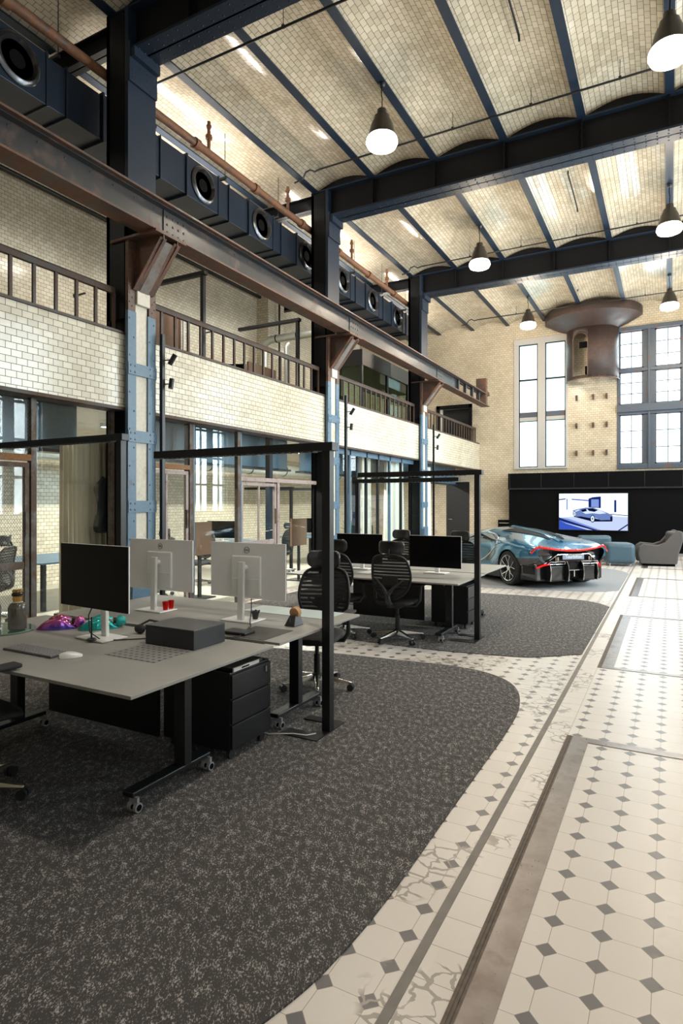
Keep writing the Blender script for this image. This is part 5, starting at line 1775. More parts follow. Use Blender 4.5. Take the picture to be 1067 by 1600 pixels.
# glass cabin on the gallery between columns 2 and 3
t = thing('glass_cabin', 'dark framed glass meeting cabin on the gallery behind the second crane bracket', 'cabin', (-7.65, 16.3, ZG))
x0, x1, y0, y1, z0, z1 = -8.35, -6.95, 14.0, 18.6, ZG, 5.20
mb = MB()
for yy in (y0, 15.6, 17.1, y1): mb.box(x1 - 0.05, x1 + 0.02, yy - 0.04, yy + 0.04, z0, z1)
for xx in (x0, -7.6): mb.box(xx - 0.04, xx + 0.04, y0 - 0.03, y0 + 0.03, z0, z1)
mb.box(x0, x1 + 0.03, y0 - 0.04, y1 + 0.04, z1, z1 + 0.40)
mb.box(x1 - 0.05, x1 + 0.02, y0, y1, 4.55, 4.60)
mb.box(x0, x1, y0, y1, z0, z0 + 0.06)
mb.build('frame', M['black_frame'], t)
for a, b in ((y0 + 0.04, 15.56), (15.64, 17.06), (17.14, y1 - 0.04)):
    MB().box(x1 - 0.02, x1 - 0.01, a, b, z0 + 0.06, z1).build('glass_pane', M['glass_green'], t)
MB().box(x0 + 0.04, x1 - 0.05, y0 - 0.005, y0 + 0.005, z0 + 0.06, z1).build('glass_pane', M['glass_green'], t)

# ------------------------------------------------------------------ end wall details
t = thing('rusty_drum', 'brown half-round steel drum with flared brim and arched doorway on the end wall', 'steel drum', (-2.27, 21.95, 5.7))
cx, cy, rr = -2.27, 21.9, 0.80
z0, z1, zt = 5.72, 7.42, 7.92
# cylinder shell with arched opening
cols = 48
def pt(a, z, r): return (cx + r * math.cos(a), cy - r * math.sin(a) * 0.92, z)
a_lo, a_hi = R(95), R(133)      # opening, measured from +X towards the camera
mb = MB()
angs = [PI * i / cols for i in range(cols + 1)]
angs = sorted(set(angs + [a_lo, a_hi]))
for a0, a1 in zip(angs[:-1], angs[1:]):
    am = (a0 + a1) / 2
    if a_lo - 1e-6 <= a0 and a1 <= a_hi + 1e-6:
        def arch(a):
            u = (a - a_lo) / (a_hi - a_lo) * 2 - 1
            return 6.98 + 0.24 * math.sqrt(max(0, 1 - u * u))
        mb.add([pt(a0, z0, rr), pt(a1, z0, rr), pt(a1, z0 + 0.10, rr), pt(a0, z0 + 0.10, rr)], [(0, 1, 2, 3)])
        mb.add([pt(a0, arch(a0), rr), pt(a1, arch(a1), rr), pt(a1, z1, rr), pt(a0, z1, rr)], [(0, 1, 2, 3)])
    else:
        mb.add([pt(a0, z0, rr), pt(a1, z0, rr), pt(a1, z1, rr), pt(a0, z1, rr)], [(0, 1, 2, 3)])
mb.build('drum_shell', M['drum'], t, smooth=50, solid=0.02, weld=True)
mb = MB()
rows = []
for r_, z in ((rr + 0.0, z1 - 0.02), (rr + 0.02, z1), (1.08, 7.52), (1.42, 7.70), (1.50, 7.74), (1.50, 8.0)):
    rows.append([(cx + r_ * math.cos(PI * i / 40), cy - r_ * math.sin(PI * i / 40) * 0.92, z) for i in range(41)])
mb.grid(rows)
mb.build('flared_brim', M['drum'], t, smooth=35, solid=0.02)
mb = MB()
mb.tube([pt(PI * i / 40, z0 + 0.01, rr + 0.015) for i in range(41)], 0.018, 6)
for q in range(14): mb.dome(pt(PI * (q + 0.5) / 14, z0 + 0.05, rr + 0.01), 0.018, (math.cos(PI * (q + 0.5) / 14), -math.sin(PI * (q + 0.5) / 14), 0))
mb.build('rim_angle', M['steel_rust'], t)
mb = MB()
ar = []
for i in range(21):
    a = a_lo + (a_hi - a_lo) * i / 20
    u = i / 10 - 1
    ar.append(pt(a, 6.98 + 0.24 * math.sqrt(max(0, 1 - u * u)), rr + 0.01))
mb.tube([pt(a_lo, z0 + 0.10, rr + 0.01)] + ar + [pt(a_hi, z0 + 0.10, rr + 0.01)], 0.014, 6)
mb.build('doorway_edge', M['steel_rust'], t)
mb = MB().box(cx - 0.35, cx - 0.10, cy - 0.55, cy - 0.50, 6.75, 6.95).box(cx - 0.18, cx - 0.10, cy - 0.5, cy, 5.90, 6.15)
mb.build('inner_bracket', M['black'], t)
for xx in (-2.77, -2.246, -1.832):
    for zz in (5.20, 4.26, 3.33):
        mb = MB().box(xx - 0.03, xx + 0.03, Y_END - 0.10, Y_END, zz - 0.09, zz + 0.09).box(xx - 0.03, xx + 0.03, Y_END - 0.16, Y_END - 0.10, zz - 0.0, zz + 0.06)
        pl = {5.20: 'top', 4.26: 'middle', 3.33: 'bottom'}[zz] + ' row, ' + {-2.77: 'left', -2.246: 'centre', -1.832: 'right'}[xx]
        tag(mb.build('wall_peg', M['steel_rust'], bevel=0.006), 'small rusty peg on the brick pier under the drum, %s' % pl, 'peg', 'nine rusty pegs between the end windows')
mb = MB().box(-4.98 - 0.42, -4.98, 21.80, Y_END, 0.72, 1.05)
o = mb.build('wall_box', M['black'], bevel=0.01)
MB().box(-5.36, -5.02, 21.785, 21.80, 0.93, 0.95).build('vent_slot', M['alu'], o)
tag(o, 'small black box on the brick wall left of the media wall, above the car roof', 'box')
# exit sign
t = thing('exit_sign', 'small green emergency exit sign hanging left of the black door', 'sign', (-6.6, 19.6, 2.35))
MB().box(-6.72, -6.46, 19.58, 19.60, 2.36, 2.48).build('sign_panel', emit('exit_green', (0.02, 0.45, 0.14), 1.0), t)
mb = MB().prism([(0, 0.03), (0.05, 0.03), (0.05, 0), (0.10, 0.045), (0.05, 0.09), (0.05, 0.06), (0, 0.06)], (-6.70, 19.578, 2.375), (1, 0, 0), (0, 0, 1), 0.002)
mb.box(-6.575, -6.50, 19.574, 19.578, 2.375, 2.465)
mb.build('pictogram', emit('exit_white', (1, 1, 1), 1.6), t)
MB().cyl((-6.59, 19.59, 2.48), (-6.59, 19.59, 3.02), 0.006, n=6).build('hanger', M['black'], t)
o = MB().box(-6.10, -6.06, 21.90, 21.95, 1.35, 1.62).build('wall_switch', M['white_pl'])
tag(o, 'small pale switch plate on the end wall right of the black door', 'switch')

# big display
t = thing('display_screen', 'large lit display on the black wall picturing a blue and white sports car', 'screen', (-2.21, 21.40, 1.36))
sx0, sx1, sz0, sz1 = -3.25, -1.17, 0.77, 1.96
SY = 21.36
MB().box(sx0 - 0.02, sx1 + 0.02, SY + 0.002, 21.44, sz0 - 0.02, sz1 + 0.02).build('housing', M['black_frame'], t)
SW, SH = sx1 - sx0, sz1 - sz0
cols_ = {'bg': ((0.80, 0.88, 1.0), 1.9), 'blue': ((0.06, 0.14, 0.75), 0.9), 'mid': ((0.30, 0.42, 0.95), 1.0), 'pale': ((0.62, 0.72, 1.0), 1.2), 'dark': ((0.02, 0.05, 0.35), 0.55),
         'body': ((0.22, 0.33, 0.75), 0.9), 'hi': ((0.70, 0.82, 1.0), 1.3), 'ink': ((0.01, 0.02, 0.12), 0.35)}
EM = {k: emit('display_' + k, c, s) for k, (c, s) in cols_.items()}
PIC = [('pale', [(0, 0), (1, 0), (1, 0.36), (0.55, 0.42), (0, 0.33)]),
       ('mid', [(0, 0.22), (0.50, 0), (0.62, 0), (0.15, 0.30), (0, 0.34)]),
       ('blue', [(0, 0), (0.42, 0), (0.10, 0.17), (0, 0.26)]),
       ('dark', [(0, 0.26), (0.10, 0.20), (0.50, 0.0), (0.57, 0.0), (0.12, 0.26), (0, 0.33)]),
       ('dark', [(0.0, 0.82), (0.10, 0.84), (0.10, 0.87), (0.0, 0.85)]), ('mid', [(0.11, 0.55), (0.13, 0.55), (0.13, 0.86), (0.11, 0.86)]),
       ('blue', [(0.19, 0.83), (0.45, 0.79), (0.45, 0.82), (0.19, 0.86)]),
       ('dark', [(0.44, 0.62), (0.62, 0.60), (0.62, 0.92), (0.50, 0.90), (0.44, 0.86)]), ('mid', [(0.48, 0.63), (0.59, 0.62), (0.59, 0.84), (0.48, 0.84)]),
       ('dark', [(0.81, 0.49), (0.84, 0.49), (0.84, 0.82), (0.81, 0.82)]), ('dark', [(0.76, 0.43), (1, 0.39), (1, 0.41), (0.76, 0.45)]),
       ('dark', [(0.86, 0.0), (0.89, 0.0), (1, 0.14), (1, 0.18)]),
       ('ink', [(0.22, 0.36), (0.50, 0.23), (0.78, 0.24), (0.79, 0.28), (0.60, 0.29), (0.30, 0.42)]),
       ('body', [(0.205, 0.42), (0.21, 0.54), (0.30, 0.58), (0.40, 0.615), (0.52, 0.61), (0.62, 0.54), (0.72, 0.47), (0.785, 0.41), (0.79, 0.29), (0.62, 0.27), (0.55, 0.33), (0.45, 0.33), (0.33, 0.37), (0.25, 0.36)]),
       ('hi', [(0.34, 0.50), (0.42, 0.57), (0.52, 0.59), (0.61, 0.54), (0.70, 0.46), (0.60, 0.44), (0.50, 0.46), (0.40, 0.44)]),
       ('ink', [(0.42, 0.58), (0.50, 0.595), (0.58, 0.55), (0.53, 0.50), (0.45, 0.52)]), ('ink', [(0.33, 0.555), (0.40, 0.58), (0.42, 0.52), (0.35, 0.49)]),
       ('ink', [(0.755, 0.27), (0.785, 0.28), (0.785, 0.38), (0.755, 0.37)]), ('hi', [(0.20, 0.50), (0.30, 0.56), (0.32, 0.55), (0.22, 0.47)])]
mb = MB().box(sx0, sx1, SY, SY + 0.001, sz0, sz1)
mats = [EM['bg']]
keys = ['bg']
for i, (k, pg) in enumerate(PIC):
    if k not in keys: keys.append(k); mats.append(EM[k])
    mb.mi = keys.index(k)
    mb.prism([(a * SW, b * SH) for a, b in pg], (sx0, SY - 0.0006 * (i + 1), sz0), (1, 0, 0), (0, 0, 1), 0.0003)
for cxx, czz, r_ in ((0.50, 0.31, 0.105), (0.235, 0.44, 0.075)):
    for rr_, k in ((r_, 'ink'), (r_ * 0.78, 'hi'), (r_ * 0.25, 'ink')):
        mb.mi = keys.index(k)
        pg = [((cxx + 0.52 * rr_ * 0.6 * math.cos(2 * PI * i / 24)) * SW, (czz + rr_ * math.sin(2 * PI * i / 24)) * SH) for i in range(24)]
        mb.prism(pg, (sx0, SY - 0.014 - (0.002 if rr_ < r_ else 0) - (0.002 if rr_ < r_ * 0.5 else 0), sz0), (1, 0, 0), (0, 0, 1), 0.0003)
mb.build('screen_picture', mats, t)

# ------------------------------------------------------------------ lounge seats


def soft(mb_fn, name, mat, t, sub=2):
    return mb_fn.build(name, mat, t, smooth=80, sub=sub, local=True)


def cushion(t, name, x0, x1, y0, y1, z0, z1, mat, r=0.06):
    o = MB().box(x0, x1, y0, y1, z0, z1).build(name, mat, t, smooth=60, bevel=r, local=True, segs=5)
    return o


t = thing('armchair', 'low blue-grey leather armchair directly behind the car, its back towards the room', 'armchair', (0, 0, 0))
cushion(t, 'backrest', -0.45, 0.45, -0.42, -0.14, 0.10, 0.74, M['blue_sofa'], 0.09)
cushion(t, 'seat', -0.34, 0.34, -0.16, 0.42, 0.10, 0.42, M['blue_sofa'], 0.07)
cushion(t, 'armrest', -0.47, -0.29, -0.30, 0.42, 0.10, 0.60, M['blue_sofa'], 0.07)
cushion(t, 'armrest', 0.29, 0.47, -0.30, 0.42, 0.10, 0.60, M['blue_sofa'], 0.07)
for a in (-0.35, 0.35):
    for b in (-0.3, 0.3): MB().cyl((a, b, 0), (a, b, 0.11), 0.02, 0.03, n=12).build('foot', M['alu'], t, local=True)
t.location = (-1.98, 18.75, 0); t.rotation_euler.z = R(22)
t = thing('pouf', 'blue-grey leather pouf between the two armchairs', 'pouf', (0, 0, 0))
cushion(t, 'cushion', -0.36, 0.36, -0.36, 0.36, 0.06, 0.60, M['blue_sofa'], 0.11)
for a in (-0.25, 0.25):
    for b in (-0.25, 0.25): MB().cyl((a, b, 0), (a, b, 0.08), 0.018, 0.025, n=12).build('foot', M['alu'], t, local=True)
t.location = (-1.20, 17.75, 0); t.rotation_euler.z = R(14)
t = thing('armchair', 'grey-taupe armchair with a high rounded back, rightmost of the lounge seats', 'armchair', (0, 0, 0))
rows = []
prof = [(-0.50, 0.10, 0.44), (-0.52, 0.10, 0.56), (-0.40, 0.10, 0.62), (-0.10, 0.08, 0.60), (0.12, 0.07, 0.62), (0.28, 0.06, 0.78), (0.42, 0.05, 0.96), (0.52, 0.06, 0.98), (0.57, 0.09, 0.86)]
mb = MB()
side = [(-0.48, 0.06), (-0.53, 0.30), (-0.50, 0.50), (-0.38, 0.58), (-0.05, 0.55), (0.12, 0.62), (0.28, 0.82), (0.42, 0.94), (0.53, 0.90), (0.54, 0.70), (0.44, 0.35), (0.40, 0.06)]
for s in (-1, 1):
    MB().prism(side, (0, s * 0.40 + 0.07, 0), (1, 0, 0), (0, 0, 1), 0.14).build('side_panel', M['grey_sofa'], t, smooth=50, bevel=0.035, local=True, segs=4)
cushion(t, 'backrest', 0.22, 0.46, -0.34, 0.34, 0.30, 0.90, M['grey_sofa'], 0.08)
cushion(t, 'seat', -0.46, 0.26, -0.34, 0.34, 0.08, 0.42, M['grey_sofa'], 0.06)
MB().box(-0.40, 0.36, -0.38, 0.38, 0.0, 0.06).build('plinth', M['black'], t, local=True)
t.location = (-0.28, 18.35, 0); t.rotation_euler.z = R(8)

# ================================================================== SPORTS CAR
# local frame: +Y forward, +X right, origin on the floor under the rear axle
M['car_blue'] = plain('metallic_blue_car_paint', (0.02, 0.16, 0.30), 0.20, var=0.04, Coat_Weight=1.0, Coat_Roughness=0.03)
M['car_blue'].node_tree.nodes['Principled BSDF'].inputs['Metallic'].default_value = 0.35
M['car_black'] = plain('gloss_black_carbon', (0.008, 0.009, 0.011), 0.16, var=0.1, Coat_Weight=0.8)
M['car_glass'] = plain('dark_car_glass', (0.012, 0.016, 0.018), 0.05, var=0.02, Coat_Weight=1.0)
M['engine_black'] = plain('black_engine_opening', (0.004, 0.004, 0.005), 0.55, Specular_IOR_Level=0.1)
M['chrome'] = plain('bright_chrome', (0.75, 0.75, 0.76), 0.12, 1.0, 0.03)
M['tail_red'] = emit('tail_light_red', (1.0, 0.02, 0.02), 1.4)
M['tail_lens'] = plain('red_lens', (0.45, 0.01, 0.01), 0.15, var=0.1, Coat_Weight=1.0)
M['satin_dark'] = plain('satin_dark_metal', (0.05, 0.05, 0.055), 0.35, 0.6)

car = thing('sports_car', 'low metallic blue and black sports car parked on the pale carpet, tail towards the camera', 'car', (0, 0, 0))

# (v, z_sill, [(u,z) x 8 from sill to roof centre])
ST = [
    (-0.78, [(0.62, 0.46), (0.72, 0.52), (0.82, 0.62), (0.86, 0.74), (0.80, 0.84), (0.60, 0.83), (0.34, 0.80), (0, 0.79)]),
    (-0.62, [(0.76, 0.38), (0.88, 0.48), (0.93, 0.62), (0.95, 0.77), (0.88, 0.88), (0.62, 0.88), (0.35, 0.86), (0, 0.85)]),
    (-0.35, [(0.92, 0.24), (0.98, 0.42), (1.01, 0.60), (0.99, 0.80), (0.90, 0.93), (0.62, 0.95), (0.34, 0.95), (0, 0.96)]),
    (0.0, [(0.93, 0.16), (1.00, 0.38), (1.03, 0.60), (1.01, 0.83), (0.90, 0.96), (0.62, 1.00), (0.34, 1.03), (0, 1.05)]),
    (0.4, [(0.92, 0.13), (0.98, 0.33), (1.01, 0.55), (0.99, 0.80), (0.88, 0.94), (0.64, 1.03), (0.36, 1.08), (0, 1.10)]),
    (0.75, [(0.92, 0.12), (0.93, 0.30), (0.90, 0.52), (0.90, 0.72), (0.84, 0.87), (0.70, 1.00), (0.42, 1.12), (0, 1.14)]),
    (1.2, [(0.92, 0.12), (0.92, 0.28), (0.88, 0.50), (0.90, 0.68), (0.86, 0.80), (0.70, 1.04), (0.46, 1.16), (0, 1.18)]),
    (1.7, [(0.92, 0.12), (0.94, 0.28), (0.91, 0.50), (0.92, 0.67), (0.87, 0.77), (0.71, 1.03), (0.47, 1.15), (0, 1.18)]),
    (2.1, [(0.93, 0.13), (0.98, 0.30), (0.97, 0.52), (0.95, 0.68), (0.87, 0.76), (0.75, 0.92), (0.50, 1.05), (0, 1.09)]),
    (2.5, [(0.95, 0.15), (1.01, 0.36), (1.01, 0.56), (0.97, 0.71), (0.87, 0.77), (0.72, 0.80), (0.45, 0.88), (0, 0.92)]),
    (3.0, [(0.93, 0.15), (0.99, 0.34), (0.99, 0.54), (0.94, 0.67), (0.82, 0.72), (0.64, 0.73), (0.4, 0.75), (0, 0.77)]),
    (3.4, [(0.82, 0.15), (0.88, 0.28), (0.88, 0.42), (0.83, 0.54), (0.70, 0.60), (0.52, 0.62), (0.34, 0.63), (0, 0.64)]),
    (3.72, [(0.45, 0.20), (0.50, 0.28), (0.50, 0.36), (0.46, 0.43), (0.38, 0.46), (0.28, 0.47), (0.18, 0.47), (0, 0.48)]),
]
rows = []
for v, pr in ST:
    left_ = [(-u, v, z) for u, z in pr]
    right_ = [(u, v, z) for u, z in reversed(pr[:-1])]
    rows.append(left_ + right_)
mb = MB().grid(rows)
mcount = 15
# faces: per station strip 14 faces; index k*14+i
for k in range(len(ST) - 1):
    for i in range(mcount - 1):
        side = min(i, mcount - 2 - i)
        mi = 0
        if side == 0 or (side == 1 and k < 3): mi = 1                       # black sill
        if side == 4 and 5 <= k <= 7: mi = 2       # side glass
        if side in (5, 6) and k in (7, 8): mi = 2  # windscreen
        mb.m[k * (mcount - 1) + i] = mi
n0 = len(rows) - 1
mb.f.append(tuple(range(n0 * mcount, (n0 + 1) * mcount))); mb.m.append(1)
body = mb.build('body_tmp', [M['car_blue'], M['car_black'], M['car_glass']], None, smooth=80, sub=3, local=True)
# wheel arches cut with cylinders
cut = MB()
for v in (0.0, 2.74):
    r_ = 0.395 if v == 0 else 0.375
    for s in (-1, 1):
        cut.cyl((s * 0.58, v, 0.36), (s * 1.3, v, 0.36), r_, n=48)
cutter = cut.build('cutter_tmp', M['car_black'], None, local=True)
md = body.modifiers.new('arches', 'BOOLEAN'); md.object = cutter; md.operation = 'DIFFERENCE'; md.solver = 'EXACT'
# close the body underneath first so that the cut is clean
sol = body.modifiers.new('thick', 'SOLIDIFY'); sol.thickness = 0.03; sol.offset = -1
body.modifiers.move(2, 1)
dg = bpy.context.evaluated_depsgraph_get()
me = bpy.data.meshes.new_from_object(body.evaluated_get(dg))
bvh = BVHTree.FromPolygons([v.co.copy() for v in me.vertices], [tuple(p.vertices) for p in me.polygons])
bpy.data.objects.remove(body); bpy.data.objects.remove(cutter)


def split_mesh(me, idx, name, mats):
    bm = bmesh.new(); bm.from_mesh(me)
    bmesh.ops.delete(bm, geom=[f for f in bm.faces if f.material_index not in idx], context='FACES')
    out = bpy.data.meshes.new(name)
    bm.to_mesh(out); bm.free()
    out.materials.clear()
    for m_ in mats: out.materials.append(m_)
    out.polygons.foreach_set('material_index', [0] * len(out.polygons))
    out.shade_smooth(); out.set_sharp_from_angle(angle=R(42))
    o = bpy.data.objects.new(name, out); COL.objects.link(o); o.parent = car
    return o


split_mesh(me, {0}, 'body_shell', [M['car_blue']])
split_mesh(me, {1}, 'sill', [M['car_black']])
split_mesh(me, {2}, 'window_glass', [M['car_glass']])


def down(u, v, off=0.006):
    h = bvh.ray_cast(Vector((u, v, 3)), Vector((0, 0, -1)))
    if h[0] is None: return Vector((u, v, 0.8))
    return h[0] + Vector((0, 0, off))


def sideways(s, v, z, off=0.012):
    h = bvh.ray_cast(Vector((s * 3, v, z)), Vector((-s, 0, 0)))
    if h[0] is None: return Vector((s * 0.95, v, z))
    return h[0] + Vector((s * off, 0, 0))


# rear deck glass: two dark tapering openings beside the spine, plus scoop frames
for s in (-1, 1):
    rows = []
    for k in range(11):
        w = k / 10
        v = 0.95 - 1.25 * w
        ui = 0.10 + 0.04 * w
        uo = 0.50 - 0.30 * w ** 1.3
        rows.append([down(s * (ui + (uo - ui) * i / 6), v, 0.010) for i in range(7)])
    MB().grid(rows).build('engine_window', M['engine_black'], car, smooth=60, local=True)
rows = []
for k in range(17):
    v = 1.3 - 1.75 * k / 16
    rows.append([down(u, v, 0.012 + 0.03 * max(0, 1 - abs(u) / 0.05)) for u in (-0.075, -0.03, 0, 0.03, 0.075)])
MB().grid(rows).build('roof_spine', M['car_blue'], car, smooth=60, local=True)

# bright C-shaped line around the cabin on each flank
CL = [(2.25, 0.86), (2.0, 0.97), (1.7, 1.04), (1.35, 1.065), (1.0, 1.03), (0.72, 0.95), (0.58, 0.84), (0.62, 0.74), (0.80, 0.62), (1.05, 0.48), (1.4, 0.34), (1.8, 0.24), (2.2, 0.20)]
for s in (-1, 1):
    pts = []
    for (a0, b0), (a1, b1) in zip(CL[:-1], CL[1:]):
        for q in range(4):
            w = q / 4
            pts.append(sideways(s, a0 + (a1 - a0) * w, b0 + (b1 - b0) * w, 0.004))
    MB().tube(pts, 0.017, 8).build('signature_line', M['chrome'], car, smooth=60, local=True)
    # dark intake behind the door
    rows = []
    for k in range(7):
        w = k / 6
        v = 0.98 - 0.42 * w
        zc = 0.50 + 0.17 * w
        rows.append([sideways(s, v, zc + (q - 2) * 0.055 * (1 - abs(w - 0.4)), 0.006) for q in range(5)])
    MB().grid(rows).build('side_intake', M['car_black'], car, smooth=60, local=True)

# wheels
for v, r_, wd in ((0.0, 0.365, 0.345), (2.74, 0.350, 0.285)):
    for s in (-1, 1):
        xo = s * 1.005; xi = s * (1.005 - wd)
        w = thing('x', 'x', 'x'); bpy.data.objects.remove(w)
        L = abs(xo - xi)
        prof = [(r_ - 0.095, 0.0), (r_ - 0.085, 0.012), (r_ - 0.03, 0.004), (r_ - 0.006, 0.03), (r_, 0.06), (r_, L - 0.06), (r_ - 0.006, L - 0.03), (r_ - 0.03, L - 0.004), (r_ - 0.095, L)]
        if s < 0: cpos = (xo, v, r_); pf = [(a, b) for a, b in prof]
        else: cpos = (xi, v, r_); pf = [(a, L - b) for a, b in prof]
        tyre = MB().lathe(pf, cpos, 48, 'x', False).build('tyre', M['rubber'], car, smooth=40, local=True)
        rm = r_ - 0.095
        mb = MB().lathe([(rm, 0), (rm - 0.012, 0.006), (rm - 0.022, 0.05), (rm - 0.025, L * 0.8)] if s < 0 else [(rm, L), (rm - 0.012, L - 0.006), (rm - 0.022, L - 0.05), (rm - 0.025, L * 0.2)], cpos, 48, 'x', False)
        xf = xo - s * 0.02
        for q in range(5):
            for dd_, w_ in ((-0.16, 0.030), (0.16, 0.030)):
                an = 2 * PI * q / 5 + PI / 2
                a2 = an + dd_ * 1.9
                p0 = (xf - s * 0.03, v + 0.045 * math.cos(an), r_ + 0.045 * math.sin(an))
                pm = (xf - s * 0.012, v + 0.14 * math.cos(an + dd_ * 0.9), r_ + 0.14 * math.sin(an + dd_ * 0.9))
                p1 = (xf, v + (rm - 0.01) * math.cos(a2), r_ + (rm - 0.01) * math.sin(a2))
                mb.bar(p0, pm, 0.016, 0.030, (1, 0, 0)); mb.bar(pm, p1, 0.014, 0.036, (1, 0, 0))
        mb.cyl((xf - s * 0.06, v, r_), (xf - s * 0.005, v, r_), 0.055, n=20)
        mb.build('rim', M['chrome'], car, smooth=35, local=True)
        mb = MB().cyl((xf - s * 0.10, v, r_), (xf - s * 0.08, v, r_), rm - 0.03, n=32)
        mb.build('brake_disc', M['satin_dark'], car, smooth=35, local=True)
# inner tub so the arches read dark
mb = MB().box(-0.58, 0.58, -0.55, 0.55, 0.16, 0.80).box(-0.85, 0.85, 0.5, 2.3, 0.11, 0.6).box(-0.58, 0.58, 2.3, 3.4, 0.14, 0.6)
mb.box(-0.62, 0.62, -0.04, 0.04, 0.3, 0.42)
mb.build('underbody', M['black'], car, local=True)

# rear fascia
def arc_y(u, y0, bow): return y0 + bow * (abs(u) ** 2.4)


rows = []
for k in range(8):
    w = k / 7
    r = []
    for i in range(25):
        u = -0.945 + 1.89 * i / 24
        au = abs(u)
        ztop = 0.770 + 0.065 * max(0, (au - 0.15) / 0.7) ** 1.3 - 0.10 * max(0, (au - 0.80) / 0.13) ** 1.5
        zbot = 0.50 + 0.05 * (1 - au)
        z = ztop + (zbot - ztop) * w
        dep = 0.10 * math.sin(PI * min(1, w * 1.05)) * (1 - 0.5 * au)
        r.append((u * (1 - 0.10 * w), -0.845 + 0.22 * au ** 2.6 + dep, z))
    rows.append(r)
MB().grid(rows).build('rear_fascia', M['car_black'], car, smooth=60, local=True)
# light band: continuous red strip, V-ends
pts = []
for i in range(41):
    u = -0.93 + 1.86 * i / 40
    au = abs(u)
    z = 0.772 + 0.075 * max(0, (au - 0.15) / 0.65) ** 1.3 - 0.16 * max(0, (au - 0.80) / 0.14) ** 1.2
    pts.append((u, -0.870 + 0.20 * au ** 2.6, z))
MB().tube(pts, 0.027, 8).build('tail_lens', M['tail_lens'], car, smooth=60, local=True)
mb = MB()
for i in range(2, 39):
    p, q = Vector(pts[i]), Vector(pts[i + 1])
    mb.bar(p + Vector((0.004, -0.022, 0)), p + (q - p) * 0.8 + Vector((0, -0.022, 0)), 0.010, 0.026)
mb.build('tail_light', M['tail_red'], car, local=True)
# plate and upper recess
mb = MB().prism([(-0.42, 0.0), (-0.62, -0.10), (-0.60, -0.14), (0.60, -0.14), (0.62, -0.10), (0.42, 0.0), (0.30, 0.05), (-0.30, 0.05)], (0, -0.80, 0.66), (1, 0, 0), (0, 0, 1), -0.14)
mb.build('plate_recess', M['black'], car, local=True)
MB().box(-0.26, 0.26, -0.83, -0.815, 0.585, 0.685).build('number_plate', plain('grey_blue_plate', (0.22, 0.26, 0.34), 0.3), car, bevel=0.006, local=True)
text_mesh('plate_text', 'Tourbillon', 0.095, M['white_pl'], car, (0.0, -0.832, 0.640), (R(90), 0, 0))
mb = MB()
mb.tube([(-0.66, -0.77, 0.50), (-0.38, -0.83, 0.69), (0.38, -0.83, 0.69), (0.66, -0.77, 0.50)], 0.009, 8)
for s in (-1, 1):
    mb.box(s * 0.38 - 0.02, s * 0.38 + 0.02, -0.84, -0.80, 0.57, 0.64)
    mb.box(s * 0.43 - 0.008, s * 0.43 + 0.008, -0.84, -0.80, 0.57, 0.64)
    mb.tube([(s * 0.22, -0.85, 0.55), (s * 0.57, -0.85, 0.55), (s * 0.62, -0.83, 0.50), (s * 0.22, -0.85, 0.50), (s * 0.22, -0.85, 0.55)], 0.006, 6)
    mb.box(s * 0.47 - 0.004, s * 0.47 + 0.004, -0.885, -0.87, 0.50, 0.55)
mb.build('exhaust_trim', M['chrome'], car, smooth=40, local=True)
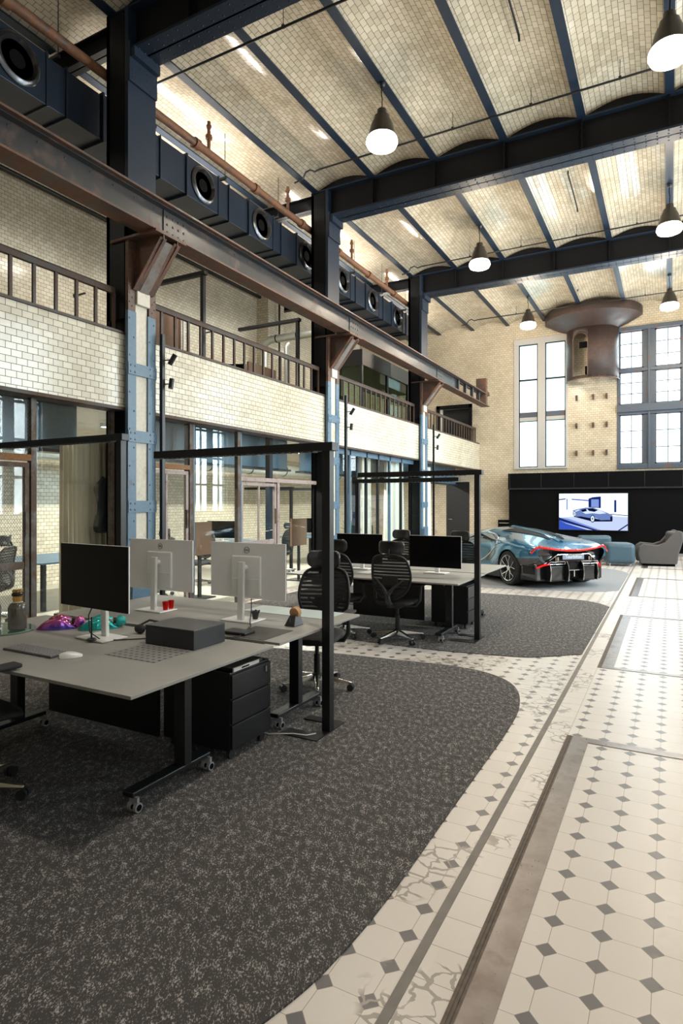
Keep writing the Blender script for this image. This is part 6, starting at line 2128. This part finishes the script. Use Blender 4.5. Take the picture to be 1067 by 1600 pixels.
# diffuser with four vertical fins
mb = MB()
for u0, u1, yb in ((-0.80, -0.56, -0.70), (-0.56, -0.19, -0.82), (0.19, 0.56, -0.82), (0.56, 0.80, -0.70)):
    mb.prism([(0, 0.14), (0.03, 0.40), (0.10, 0.53), (0.45, 0.53), (0.45, 0.14)], (u1, yb, 0), (0, 1, 0), (0, 0, 1), -(u1 - u0)) if False else mb.box(u0, u1, yb, yb + 0.5, 0.15, 0.47)
mb.build('bumper_pod', M['car_black'], car, bevel=0.03, local=True, segs=4)
for u, yb, zt in ((-0.57, -0.86, 0.53), (-0.18, -0.91, 0.56), (0.18, -0.91, 0.56), (0.57, -0.86, 0.53)):
    side = [(0.0, 0.16), (-0.02, 0.30), (0.0, 0.46), (0.06, zt), (0.35, zt), (0.40, 0.16)]
    MB().prism(side, (u - 0.014, yb, 0), (0, 1, 0), (0, 0, 1), 0.028).build('diffuser_fin', M['car_black'], car, bevel=0.008, local=True)
    MB().tube([(u, yb + a, b) for a, b in side[:4]], 0.007, 6).build('fin_edge', M['chrome'], car, smooth=50, local=True)
for s in (-1, 1):
    MB().tube([(s * 0.57, -0.83, 0.505), (s * 0.69, -0.77, 0.475), (s * 0.81, -0.66, 0.40)], 0.016, 8).build('rear_reflector', M['tail_red'], car, smooth=50, local=True)
    rows = []
    for k in range(7):
        w = k / 6
        rows.append([(s * (0.79 + 0.16 * w), -0.70 + 0.30 * w ** 1.2, z) for z in (0.17, 0.30, 0.42, 0.52)])
    MB().grid(rows).build('corner_panel', M['car_black'], car, smooth=60, solid=0.02, local=True)
# honeycomb panel between the centre fins
mb = MB().box(-0.20, 0.20, -0.80, -0.79, 0.20, 0.57)
mb.build('grille_back', M['black'], car, local=True)
mb = MB()
for q in range(-8, 9):
    mb.bar((q * 0.045 - 0.09, -0.805, 0.36), (q * 0.045 + 0.09, -0.805, 0.56), 0.006, 0.006) if abs(q * 0.045) < 0.13 else None
    mb.bar((q * 0.045 + 0.09, -0.805, 0.36), (q * 0.045 - 0.09, -0.805, 0.56), 0.006, 0.006) if abs(q * 0.045) < 0.13 else None
mb.build('grille_mesh', M['satin_dark'], car, local=True)
mb = MB().box(-0.17, 0.17, -0.86, -0.845, 0.365, 0.380).box(-0.010, 0.010, -0.86, -0.845, 0.24, 0.365)
mb.build('tow_bar_trim', M['chrome'], car, bevel=0.003, local=True)
rv = (0.585, 0.811)
car.location = (-2.20, 12.98, 0.008)
car.rotation_euler.z = math.atan2(0.725, 0.688)
car.scale = (0.95, 0.95, 0.95)

# every child without its own name keeps Blender's suffix
bpy.context.view_layer.update()
